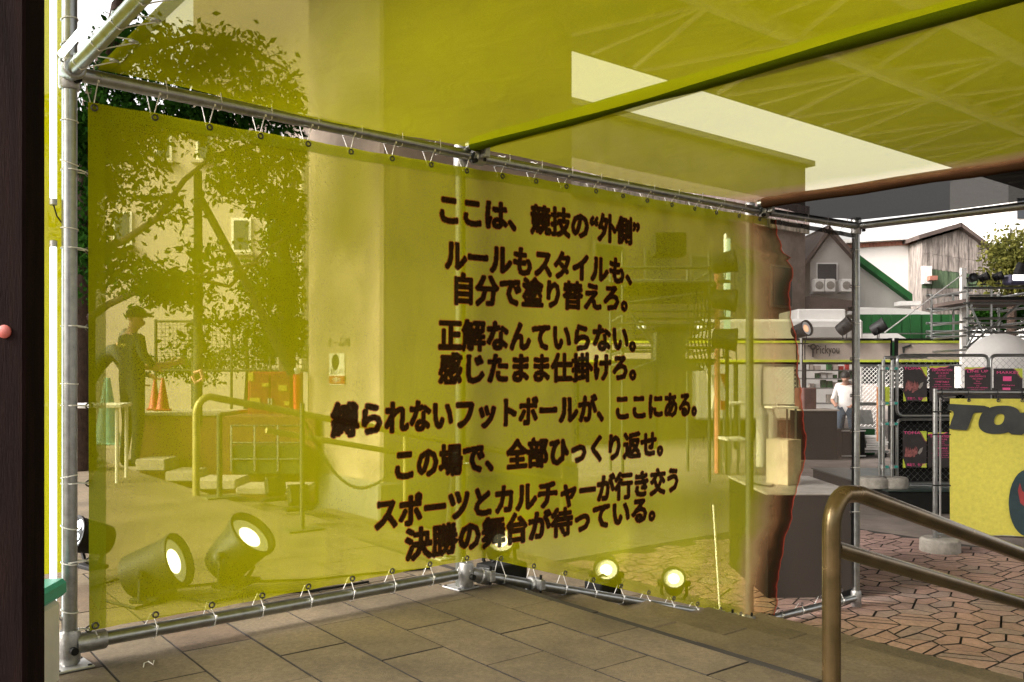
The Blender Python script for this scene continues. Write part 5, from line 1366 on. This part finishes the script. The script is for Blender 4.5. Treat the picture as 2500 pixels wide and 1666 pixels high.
mb = MB(); mb.tube([at(1775, 815, 14), at(1775, 582, 14)], .055, 10); nt = thing('light_tube_pole', 'upright pale green glowing tube beside the stage lamps', 'light tube', at(1775, 900, 14)); mb.build('tube', M_NEON, nt)
mb = MB(); mb.lathe([(.06, 0), (.06, .06), (.04, .09)], at(1775, 584, 14), (0, 0, 1), 10); mb.build('cap', M_PLATE, nt)
mb = MB(); mb.tube([Vector((at(1775, 0, 14).x, 14, 0)), at(1775, 812, 14)], .03, 8); mb.build('stand', M_BLACK, nt)
mb = MB(); mb.tube([Vector((at(1751, 0, 14.2).x, 14.2, 0)), at(1751, 650, 14.2)], .045, 8); tag(mb.build('pink_pole', mat('salmon_paint', (.62, .24, .17), .6)), 'thin salmon pink pole next to the glowing tube', 'pole')

# sign fence
SY = 19.0
sf = thing('sign_fence', 'long beige sign board on black posts with lime edges reading Pickyou', 'sign board', at(1900, 1100, SY))
for xa, xb in ((1410, 1600), (1602, 1796), (1798, 1952), (1960, 2172), (2192, 2362)):
    X0, X1 = at(xa, 0, SY).x, at(xb, 0, SY).x; Z1, Z0 = at(0, 833, SY).z, at(0, 884, SY).z
    mb = MB(); mb.box(((X0 + X1) / 2, SY, (Z0 + Z1) / 2), (X1 - X0, .05, Z1 - Z0)); bd = mb.build('board', M_PBAND, sf)
    for z in (Z0 + .02, Z1 - .02):
        mb = MB(); mb.box(((X0 + X1) / 2, SY - .03, z), (X1 - X0, .03, .05)); mb.build('lime_edge', M_LIME, bd)
    for z in (Z0 - .03, Z1 + .03):
        mb = MB(); mb.tube([(X0, SY, z), (X1, SY, z)], .03, 6); mb.build('rail', M_BLACK, bd)
for x in (1408, 1601, 1797, 1944, 1964, 2174, 2190, 2363):
    mb = MB(); mb.tube([(at(x, 0, SY).x, SY + .02, 0), (at(x, 0, SY).x, SY + .02, at(0, 826, SY).z)], .05, 8); mb.build('post', M_BLACK, sf)
flat_text('lettering', 'Pickyou', M_BLACK, at(2021, 857, SY - .04), (1, 0, 0), (0, 0, 1), .24, sf, (0, -1, 0), .5)
c = at(1985, 854, SY - .05)
mb = MB(); mb.tube([c + Vector((.05 * math.cos(a), 0, .06 + .05 * math.sin(a))) for a in [k * math.pi / 6 for k in range(12)]], .018, 5, closed=True); mb.tube([c + Vector((0, 0, .01)), c + Vector((-.005, 0, -.16))], .018, 5); mb.tube([c + Vector((-.05, 0, .06)), c + Vector((-.11, 0, .09))], .016, 5); mb.build('sprout_logo', M_BLACK, sf)
c = at(2214, 850, SY - .04); mb = MB(); mb.prism([at(x, y, SY - .04) for x, y in ((2203, 848), (2224, 841), (2224, 846), (2210, 851), (2208, 862), (2204, 862))], (0, .01, 0)); mb.build('leaf_logo', M_DKPRINT, sf)
# white truck-like kiosk and its lamps
vk = thing('white_kiosk', 'long white kiosk roof behind the sign board', 'kiosk', at(1900, 900, 22))
VY = 22.0
X0, X1 = at(1700, 0, VY).x, at(2108, 0, VY).x
mb = MB(); mb.box(((X0 + X1) / 2, VY + 1.2, at(0, 806, VY).z - 1.0), (X1 - X0, 2.4, 2.55), 0, .06); mb.build('body', M_WHITE, vk)
mb = MB(); mb.box((at(2015, 0, VY).x, VY - .02, at(0, 812, VY).z), (at(2075, 0, VY).x - at(1952, 0, VY).x, .1, .28), 0, .01); mb.build('grey_panel', M_GRWALL, vk)
mb = MB(); mb.box((at(2020, 0, VY).x, VY + 1.2, at(0, 772, VY).z), (at(2075, 0, VY).x - at(1955, 0, VY).x, 1.6, .42), 0, .03); mb.build('roof_box', M_WHITE, vk)
par_can('round multicolour lamp on the sign board post', at(1955, 835, SY - .2) - Vector((0, 0, .05)), Vector((.5, -.8, .25)), .17, lens=emit('amber_leds', (1, .45, .2), .5), lit=True)
par_can('dark lamp aimed up on the kiosk roof behind sheer grey mesh', at(2062, 828, SY - .2) - Vector((0, 0, .02)), Vector((.55, -.4, .5)), .16, lit=False)
par_can('dark lamp on the sign board right of the steel post', at(2144, 828, SY - .2) - Vector((0, 0, .02)), Vector((.7, -.4, .45)), .15, lit=False)

# counter, cases, racks, person in white
bc = thing('black_counter', 'black draped counter in front of the person in white', 'counter', gr(2000, 1118, 0))
X0, X1 = at(1955, 0, 16.6).x, at(2042, 0, 16.6).x
mb = MB(); mb.box(((X0 + X1) / 2, 16.9, .46), (X1 - X0, .7, .92), 0, .01); mb.build('drape', M_BLACK, bc)
mb = MB(); mb.box(((X0 + X1) / 2, 16.9, .935), (X1 - X0 + .06, .76, .03), 0, .004); mb.build('top', M_LTSTONE, bc)
mb = MB(); mb.box((at(1975, 0, 16.6).x, 16.8, 1.15), (.3, .3, .42), .3, .02); tag(mb.build('brown_box', mat('brown_card', (.14, .06, .05), .8)), 'dark red-brown box on the black counter', 'box')
person('person with dark hair in a white shirt looking down at a table', gr(2066, 1112, 0), R(150),
    dict(head=(0, .1, 1.57), crown=(0, .12, 1.64), chin=(0, .12, 1.5), nose=(0, .2, 1.5), neck=(0, .05, 1.46), earL=(-.085, .1, 1.55), earR=(.085, .1, 1.55), elR=(.25, .12, 1.1), wrR=(.15, .36, 1.02), haR=(.12, .44, 1.0), elL=(-.25, .1, 1.1), wrL=(-.15, .34, 1.0), haL=(-.13, .42, .98)),
    dict(skin=M_SKIN, shirt=M_SHIRTW, sleeve=M_SHIRTW, fore=M_SKIN, pants=M_JEANS, shoe=M_SHOE), ('hair', M_HAIR))
fc = thing('flight_case', 'black flight case standing on the asphalt beside the steel post', 'case', gr(2092, 1112, 0))
X0, X1 = at(2056, 0, 17.0).x, at(2112, 0, 17.0).x
mb = MB(); mb.box(((X0 + X1) / 2, 17.3, .27), (X1 - X0, .6, .54), 0, .015); mb.build('body', M_BLACK, fc)
for z in (.03, .52):
    mb = MB(); mb.box(((X0 + X1) / 2, 16.995, z), (X1 - X0 + .02, .02, .03)); mb.build('edge_strip', M_PLATE, fc)
lp = thing('laptop', 'open grey laptop on a green crate by the chain fence', 'laptop', at(2110, 1040, 17.5))
X_ = at(2108, 0, 17.5).x
mb = MB(); mb.box((X_, 17.6, at(0, 1045, 17.5).z), (.4, .3, .03), .2, .004); mb.build('keyboard', M_PLATE, lp)
mb = MB(); mb.box((X_ + .1, 17.75, at(0, 1020, 17.5).z), (.42, .02, .3), .25, .004, Matrix.Rotation(.25, 3, 'Z') @ Matrix.Rotation(-.3, 3, 'X')); mb.build('screen', mat('grey_screen', (.32, .32, .3), .3), lp)
gc = thing('green_crate', 'dark green crate under the open laptop', 'crate', Vector((X_, 17.6, 0)))
mb = MB(); mb.box((X_, 17.75, (at(0, 1048, 17.5).z) / 2), (.5, .4, at(0, 1048, 17.5).z), .1, .01); mb.build('body', M_DKGRN, gc)
mb = MB(); mb.box((X_ - .02, 17.54, .3), (.3, .02, .06), .1, .003); mb.build('hand_slot', M_BLACK, gc)
cf = thing('chain_link_fence', 'pale chain-link fence panels beyond the steel post, right of the person in white', 'fence', at(2140, 1100, 18.5))
Y_ = 18.3
for xa, xb, ya, yb in ((2085, 2145, 893, 985), (2085, 2145, 988, 1075), (2148, 2400, 893, 985), (1860, 1945, 893, 990)):
    X0, X1, Z1, Z0 = at(xa, 0, Y_).x, at(xb, 0, Y_).x, at(0, ya, Y_).z, at(0, yb, Y_).z
    mb = MB(); mb.tube(rrect(X0, X1, Z0, Z1, .05, Y_), .022, 6, closed=True); pf_ = mb.build('panel_frame', M_STEEL, cf)
    chainlink(X0 + .02, X1 - .02, Z0 + .02, Z1 - .02, Y_, pf_, M_WHITE, .09, .006)
for x in (2085, 2147):
    mb = MB(); mb.tube([(at(x, 0, Y_).x, Y_, 0), (at(x, 0, Y_).x, Y_, at(0, 890, Y_).z)], .03, 8); mb.build('post', M_STEEL, cf)
yb_ = thing('yellow_hoarding', 'narrow yellow and orange hoarding strips beside the fence posts', 'hoarding', at(2150, 1080, 16))
for x, w, ya, yb, m, nm in ((2152, 8, 945, 1078, M_LIME, 'yellow_panel'), (2144, 6, 945, 1078, mat('orange_strip', (.5, .22, .1), .7), 'orange_panel'), (2166, 10, 945, 990, M_LIME, 'yellow_panel')):
    c0_, c1_ = at(x - w / 2, ya, 15.5), at(x + w / 2, yb, 15.5)
    mb = MB(); mb.box(((c0_.x + c1_.x) / 2, 15.5, (c0_.z + c1_.z) / 2), (c1_.x - c0_.x, .04, c0_.z - c1_.z)); mb.build(nm, m, yb_)
mb = MB(); mb.tube([(at(2152, 0, 15.5).x, 15.53, 0), (at(2152, 0, 15.5).x, 15.53, at(0, 950, 15.5).z)], .02, 6); mb.build('prop', M_STEEL, yb_)
pp = thing('paper_pile', 'untidy pile of white boards on a trolley by the chain fence', 'trolley', gr(2130, 1088, 0))
for k in range(6):
    mb = MB(); mb.box((at(2130, 0, 17.2).x + rnd.uniform(-.04, .04), 17.3, .16 + k * .045), (.42, .5, .035), rnd.uniform(-.1, .1)); mb.build('board', M_WHITE, pp)
mb = MB(); mb.box((at(2130, 0, 17.2).x, 17.3, .11), (.5, .55, .04)); mb.build('tray', M_STEEL, pp)
for sx in (-.2, .2):
    mb = MB(); mb.lathe([(.04, -.015), (.045, 0), (.04, .015)], (at(2130, 0, 17.2).x + sx, 17.08, .045), (1, 0, 0), 10); mb.build('wheel', M_BLACK, pp)
# racks, drum and tables glimpsed through the mesh
rw = thing('red_white_barrier', 'white plastic barrier with red top corner glimpsed through the mesh', 'barrier', gr(1695, 1090, 0))
Yr = 15.0
mb = MB(); mb.prism([at(x, y, Yr) for x, y in ((1735, 914), (1768, 912), (1776, 945), (1766, 965), (1770, 1000), (1738, 1000), (1745, 960))], (0, .35, 0)); mb.build('panel', M_WHITE, rw)
mb = MB(); mb.prism([at(x, y, Yr - .02) for x, y in ((1758, 912), (1772, 914), (1781, 942), (1772, 948))], (0, .3, 0)); mb.build('red_corner', M_CONE, rw)
mb = MB(); mb.box((at(1766, 0, Yr).x, Yr - .02, at(0, 990, Yr).z), (.1, .03, .16)); mb.build('red_patch', M_CONE, rw)
mb = MB(); mb.box((at(1754, 0, Yr).x, Yr + .17, at(0, 1000, Yr).z / 2), (.08, .08, at(0, 1000, Yr).z)); mb.build('leg', M_STEEL, rw)
for i, (xa, xb, y, Y, lb) in enumerate(((1780, 1830, 986, 15.5, 'white trestle table behind the banner near the second post'), (1885, 1950, 996, 16.0, 'white trestle table seen past the burnt edge'), (1775, 1830, 1075, 13.5, 'low white shelf unit behind the banner near the second post'))):
    t = thing('trestle_table', lb, 'table', Vector((at((xa + xb) / 2, 0, Y).x, Y, 0)))
    X0, X1, z = at(xa, 0, Y).x, at(xb, 0, Y).x, at(0, y, Y).z
    mb = MB(); mb.box(((X0 + X1) / 2, Y + .3, z), (X1 - X0, .6, .04), 0, .006); mb.build('top', M_WHITE, t)
    for X in (X0 + .04, X1 - .04):
        for dy in (.05, .55):
            mb = MB(); mb.tube([(X, Y + dy, 0), (X, Y + dy, z)], .018, 6); mb.build('leg', M_STEEL, t)
for x, y in ((1860, 1010), (1883, 1018)):
    c = at(x, y, 15.2); t = thing('white_canister', 'white plastic canister ' + ('beside' if x < 1870 else 'standing right of the first one behind') + ' the sheer mesh post', 'canister', Vector((c.x, 15.2, 0)))
    mb = MB(); mb.lathe([(.09, 0), (.1, .02), (.1, c.z), (.05, c.z + .05), (.04, c.z + .1)], (c.x, 15.2, 0), (0, 0, 1), 14); mb.build('body', M_WHITE, t)
    mb = MB(); mb.lathe([(.045, 0), (.045, .04)], (c.x, 15.2, c.z + .1), (0, 0, 1), 12); mb.build('lid', M_PLATE, t)
rk = thing('goods_rack', 'steel shelf rack with small goods behind the person in white', 'rack', at(2010, 1050, 20.5))
Yk = 20.5
X0, X1 = at(1955, 0, Yk).x, at(2085, 0, Yk).x
for y in (905, 925, 948, 985):
    z = at(0, y, Yk).z; mb = MB(); mb.box(((X0 + X1) / 2, Yk, z), (X1 - X0, .5, .03)); sh_ = mb.build('shelf', M_STEEL, rk)
    for k in range(9):
        if rnd.random() < .8:
            w, h_ = rnd.uniform(.06, .14), rnd.uniform(.08, .2)
            mb = MB(); mb.box((X0 + (X1 - X0) * (k + .5) / 9, Yk - .1, z + .016 + h_ / 2), (w, .12, h_)); mb.build('goods', rnd.choice((M_WHITE, M_PBAND, M_RED, M_LTSTONE, M_DKGRN)), sh_)
for X in (X0, X1):
    mb = MB(); mb.tube([(X, Yk - .25, 0), (X, Yk - .25, at(0, 895, Yk).z)], .025, 6); mb.build('post', M_STEEL, rk)

# right-hand scaffold with stage lamps
s2 = scaffold('steel scaffold behind the posters carrying a row of stage lamps', 17.5, (2362, 2420, 2540), (700, 704, 741, 778, 800, 813, 848), [(2368, 745, 2402, 818), (2362, 848, 2490, 742), (2362, 846, 2388, 800)], 1.5)
mb = MB(); mb.box((at(2455, 0, 17.5).x, 18.2, at(0, 733, 17.5).z), (1.5, 1.5, .07)); mb.build('deck_board', M_ROOFB, s2)
mb = MB(); mb.box((at(2455, 0, 17.5).x, 17.45, at(0, 729, 17.5).z), (1.5, .03, .06)); mb.build('toe_board', M_BLACK, s2)
for lb, x, y, a in (('leftmost round black lamp on the right scaffold, facing front', 2374, 682, (-.2, -.9, .1)), ('tilted black lamp second along the right scaffold', 2402, 680, (.6, -.6, .3)), ('black lamp third along the right scaffold beside the tree', 2436, 678, (.6, -.5, .25))):
    c = at(x, y, 17.4); par_can(lb, c - Vector((0, 0, .13)), a, .085, lit=False)
mh = thing('large_stage_light', 'large stage light with bright white front on the right scaffold', 'stage lamp', at(2478, 705, 17.4))
c = at(2480, 684, 17.4)
mb = MB(); mb.box(c, (.42, .3, .2), 0, .04); mb.build('base', mat('navy_casing', (.06, .06, .12), .4), mh)
mb = MB(); mb.box(c + Vector((-.01, -.155, .03)), (.28, .02, .11), 0, .008); mb.build('lit_window', M_LENSD, mh)
mb = MB(); mb.lathe([(.07, 0), (.1, .1), (.11, .22), (.1, .26)], c + Vector((.02, 0, .08)), (.4, -.2, .9), 14); mb.build('head', M_BLACKC, mh)
wpst = MB(); wpst.box((at(2351, 0, 18.6).x, 18.6, at(0, 655, 18.6).z / 2), (.1, .1, at(0, 655, 18.6).z)); tag(wpst.build('white_mast', M_WHITE), 'slim white square mast at the left of the right scaffold', 'mast')
mb = MB(); mb.tube([at(2348, 672, 18.4), at(2160, 812, 15)], .012, 5); tag(mb.build('guy_rope', M_WHITE), 'pale guy rope slanting from the white mast', 'rope')
dm = thing('white_dome', 'round white inflatable dome behind the poster fence', 'dome', at(2440, 950, 14))
vs = [];  c = at(2442, 900, 14); mb = MB(); mb.lathe([(.56 * math.cos(a), .56 * math.sin(a)) for a in [k * math.pi / 2 / 10 for k in range(11)]], c, (0, 0, 1), 28); mb.build('shell', M_WHITE, dm)
mb = MB(); mb.lathe([(.5, 0), (.56, c.z)], (c.x, c.y, 0), (0, 0, 1), 24); mb.build('skirt', M_WHITE, dm)

# ------------------------------------------------------------------ buildings beyond
wh = thing('corrugated_shed', 'weathered brown corrugated shed with a gabled end', 'shed', at(2340, 830, 30))
YW = 30.0
prof = lambda x: 585 + (556 - 585) * (x - 2250) / 98 if x < 2348 else 556 + (622 - 556) * (x - 2348) / 90
mb = MB(); mb.prism([at(x, y, YW) for x, y in ((2250, 800), (2250, 588), (2348, 559), (2438, 625), (2438, 800))], (0, 9, 0)); mb.build('wall_core', M_CORR, wh)
rows = [(None, 640), (640, 657), (657, 705), (705, 800)]
for k in range(15):
    xa, xb = 2251 + k * 12.5, 2251 + (k + 1) * 12.5
    for ri, (ya, yb) in enumerate(((None, 618 + k * 1.8), (619 + k * 1.8, 655 + k * 1.6), (656 + k * 1.6, 704), (705, 800))):
        m = M_CORG if ri == 2 else M_CORR
        p_ = [(xa, yb), (xa, ya if ya else prof(xa) + 4), (xb, ya if ya else prof(xb) + 4), (xb, yb)]
        dz = .03 if k % 2 else .06
        mb = MB(); mb.prism([at(x, y, YW - dz - ri * .012) for x, y in p_], (0, .02, 0)); mb.build('sheet_panel', m, wh)
for xa, ya, xb, yb in ((2244, 584, 2349, 553), (2347, 553, 2444, 626)):
    a_, b_ = at(xa, ya, YW - .3), at(xb, yb, YW - .3)
    mb = MB(); mb.prism([a_, b_, b_ + Vector((0, 0, .14)), a_ + Vector((0, 0, .14))], (0, 9.5, 0)); mb.build('roof', M_ROOFB, wh)
mb = MB(); mb.box(at(2262, 672, YW - .12), (.28, .2, .6)); fb = mb.build('meter_box', M_WHITE, wh)
mb = MB(); mb.box(at(2275, 680, YW - .3), (.26, .3, .14)); mb.build('bracket', M_RUST, wh)
wt = thing('white_shed', 'white-walled shed with a rusty eaves strip beside the corrugated gable', 'shed', at(2170, 830, 31))
YS = 31.0
mb = MB(); mb.prism([at(x, y, YS) for x, y in ((2040, 800), (2040, 596), (2236, 585), (2252, 585), (2252, 800))], (0, 8, 0)); mb.build('wall', mat('white_sheet_wall', (.78, .75, .71), .8, 0, .05, 1), wt)
for k in range(22):
    xa = 2042 + k * 9; mb = MB(); mb.prism([at(xa, 598 - k * .5, YS - .05), at(xa + 8, 597 - k * .5, YS - .05), at(xa + 8, 607 - k * .5, YS - .05), at(xa, 608 - k * .5, YS - .05)], (0, .04, 0)); mb.build('eaves_sheet', M_RUST, wt)
mb = MB(); a_, b_ = at(2030, 595, YS - .3), at(2240, 583, YS - .3); mb.prism([a_, b_, b_ + Vector((0, 0, .12)), a_ + Vector((0, 0, .12))], (0, 8.5, 0)); mb.build('roof', M_WHITE, wt)
mb = MB(); mb.tube([at(2232, 588, YS - .2), at(2240, 605, YS - .2), at(2240, 735, YS - .2)], .05, 6); mb.build('downpipe', M_RUST, wt)
gh = thing('green_roofed_hut', 'grey hut with a dark green sloping roof edge and white awning', 'hut', at(2180, 830, 27))
YG = 27.0
mb = MB(); mb.prism([at(x, y, YG) for x, y in ((2070, 835), (2070, 640), (2105, 645), (2224, 735), (2224, 835))], (0, 3, 0)); mb.build('wall', M_GRWALL, gh)
a_, b_ = at(2085, 630, YG - .3), at(2228, 736, YG - .3); mb = MB(); mb.prism([a_, b_, b_ + Vector((0, 0, .22)), a_ + Vector((0, 0, .22))], (0, 3.6, 0)); mb.build('roof_edge', M_DKGRN, gh)
mb = MB(); mb.prism([at(x, y, YG - 1.5) for x, y in ((2070, 768), (2070, 750), (2170, 752), (2230, 755), (2315, 773), (2230, 770))], (0, 1.4, 0)); mb.build('awning', M_WHITE, gh)
mb = MB(); mb.box(at(2215, 742, YG - .4), (.6, .5, .12)); mb.build('gutter_box', M_WHITE, gh)
gs = thing('green_sheeting', 'dark green sheeting hung along the yard below the white awning', 'sheeting', at(2220, 850, 25))
for k in range(12):
    xa = 2080 + k * 24; a_, b_ = at(xa, 768, 25.2), at(xa + 23.4, 870, 25.2)
    mb = MB(); mb.box(((a_.x + b_.x) / 2, 25.2 + .03 * (k % 2), (a_.z + b_.z) / 2), (b_.x - a_.x, .04, a_.z - b_.z)); mb.build('sheet', M_DKGRN, gs)
mb = MB(); mb.tube([at(2080, 815, 25.1), at(2368, 815, 25.1)], .02, 6); mb.build('rail', M_STEEL, gs)
mb = MB(); mb.prism([at(x, y, 23.5) for x, y in ((2104, 832), (2104, 816), (2190, 814), (2222, 832))], (0, 1.2, 0)); tag(mb.build('white_canopy', M_WHITE), 'low white canopy roof just above the sign board', 'canopy')
hs = thing('grey_house', 'grey gabled house with a dark window and air conditioners', 'house', at(2030, 830, 26))
YH = 26.0
mb = MB(); mb.prism([at(x, y, YH) for x, y in ((1978, 800), (1978, 640), (2026, 572), (2090, 640), (2090, 800))], (0, 3, 0)); mb.build('wall', M_GRWALL, hs)
for xa, ya, xb, yb in ((1962, 655, 2028, 562), (2024, 562, 2098, 644)):
    a_, b_ = at(xa, ya, YH - .25), at(xb, yb, YH - .25); mb = MB(); mb.prism([a_, b_, b_ + Vector((0, 0, .16)), a_ + Vector((0, 0, .16))], (0, 3.4, 0)); mb.build('roof', M_ROOFB, hs)
mb = MB(); mb.box(at(2018, 665, YH - .02), (.62, .1, .55)); wd = mb.build('window', M_WHITE, hs)
mb = MB(); mb.box(at(2018, 665, YH - .05), (.55, .1, .48)); mb.build('pane', M_GLASS, wd)
mb = MB(); mb.prism([at(x, y, YH - .5) for x, y in ((1975, 760), (1978, 722), (2090, 735), (2090, 760))], (0, .5, 0)); mb.build('dark_base', M_ROOFB, hs)
for x in (1997, 2024, 2063):
    c = at(x, 698, YH - .3); ac = thing('air_conditioner', {1997: 'pale air conditioner unit at the house corner', 2024: 'air conditioner with a round fan grille under the dark window', 2063: 'air conditioner unit mounted beside the window by the steel post'}[x], 'air conditioner', c - Vector((0, 0, .2)))
    mb = MB(); mb.box(c, (.3, .25, .38), 0, .02); mb.build('casing', M_WHITE, ac)
    mb = MB(); mb.lathe([(.12, 0), (.12, .01), (.1, .015)], c + Vector((0, -.125, 0)), (0, -1, 0), 16); mb.build('fan_grille', M_PGREY, ac)
    mb = MB(); mb.box(c + Vector((0, .1, -.21)), (.32, .2, .03)); mb.build('bracket', M_STEEL, ac)
# dark terrace building parallel to the frame with a pale mossy eaves band
tbg = thing('brown_terrace', 'dark brown building behind the banner with a pale mossy corrugated eaves band', 'building', Vector((1.4, 20, 0)))
o1 = Vector((1.408, 20.0, 0)); uu = Vector((U2.x, U2.y, 0)); nn_ = Vector((V2.x, V2.y, 0))
def tw_box(a0, a1, z0, z1, d0, d1, m, nm, parent=tbg):
    c = o1 + uu * ((a0 + a1) / 2) + nn_ * ((d0 + d1) / 2); mb = MB(); mb.box((c.x, c.y, (z0 + z1) / 2), (a1 - a0, d1 - d0, z1 - z0), ANG); return mb.build(nm, m, parent)
tw_box(-2, 9.1, 0, CZ + 6.2, 0, 6, mat('brown_cladding', (.20, .155, .125), .85, 0, .25, 2, dirt=.3), 'wall')
tw_box(-2.1, 9.3, CZ + 6.2, CZ + 6.35, -.2, 6.2, M_CONCD, 'roof')
M_EAVE = mat('pink_corrugated', (.60, .47, .44), .8, 0, .08, 3)
M_MOSS = mat('mossy_sheet', (.20, .22, .08), .9, 0, .75, 5, col2=(.52, .44, .36, 1), stretch=(1, 1, .35))
for k in range(50):
    a = -.9 + k * .2
    tw_box(a, a + .19, CZ + 4.47, CZ + 5.0, -.12 - .03 * (k % 2), -.06, M_EAVE, 'eaves_sheet')
    tw_box(a, a + .19, CZ + 4.2, CZ + 4.465, -.12 - .03 * (k % 2), -.06, M_MOSS, 'mossy_sheet')
for k in range(5):
    a = .6 + k * 1.7
    w_ = tw_box(a, a + 1.0, CZ + 2.0, CZ + 3.2, -.05, .02, M_CONCD, 'window')
    tw_box(a + .06, a + .94, CZ + 2.06, CZ + 3.14, -.07, -.02, M_GLASS, 'pane', w_)
tall = thing('tall_pale_block', 'tall pale office block rising far behind the sheds', 'building', at(2480, 900, 60))
X0, X1 = at(2462, 0, 60).x, at(2700, 0, 60).x
mb = MB(); mb.box(((X0 + X1) / 2, 64, 8), (X1 - X0, 8, 16 + 2)); mb.build('wall', M_WHITE, tall)
mb = MB(); mb.box(((X0 + X1) / 2, 64, 17.2), (X1 - X0 + .4, 8.4, .4)); mb.build('parapet', M_LTSTONE, tall)
for k in range(4):
    mb = MB(); mb.box((X0 + 1.2, 59.97, 3 + k * 3.4), (1.2, .1, 1.4)); mb.build('window', M_GLASS, tall)
t3 = thing('reddish_tree', 'reddish green tree beside the corrugated gable', 'tree', at(2470, 850, 26))
mb = MB(); mb.tube([Vector((at(2470, 0, 26).x, 26, 0)), at(2470, 760, 26), at(2462, 680, 26), at(2475, 600, 26)], [.16, .13, .1, .03], 8); mb.build('trunk', M_BARK, t3)
leaves([pc(2470, 610, 26, 40, 35, 700, .8), pc(2450, 670, 26, 35, 40, 500, .8), pc(2490, 690, 26, 40, 40, 600, .8), pc(2480, 640, 26, 35, 35, 500, .8)], .16, 11, M_LEAF2, 'crown', t3)
t4 = thing('green_shrub', 'bright green shrub behind the right scaffold', 'shrub', at(2450, 850, 27))
mb = MB(); mb.tube([at(2450, 850, 27), at(2450, 790, 27)], [.06, .03], 6); mb.build('stem', M_BARK, t4)
leaves([pc(2450, 770, 27, 60, 40, 900, .6), pc(2420, 760, 27, 40, 30, 400, .6)], .15, 12, M_LEAF, 'foliage', t4)

tt_ = thing('tall_tan_building', 'tall tan apartment block rising above the trees left of the pier', 'building', at(600, 1000, 45))
X0, X1 = at(472, 0, 45).x, at(900, 0, 45).x
mb = MB(); mb.box(((X0 + X1) / 2, 50, 12), (X1 - X0, 10, 24)); mb.build('wall', mat('tan_render', (.30, .25, .17), .9, 0, .1, .6), tt_)
mb = MB(); mb.box(((X0 + X1) / 2, 50, 24.2), (X1 - X0 + .5, 10.5, .4)); mb.build('parapet', M_LTSTONE, tt_)
for i in range(4):
    for j in range(2):
        mb = MB(); mb.box((X0 + 1.6 + i * 2.2, 44.97, 9.5 + j * 3.2), (1.0, .1, 1.3)); w_ = mb.build('window', M_GRWALL, tt_)
        mb = MB(); mb.box((X0 + 1.6 + i * 2.2, 44.93, 9.5 + j * 3.2), (.84, .1, 1.14)); mb.build('pane', M_GLASS, w_)
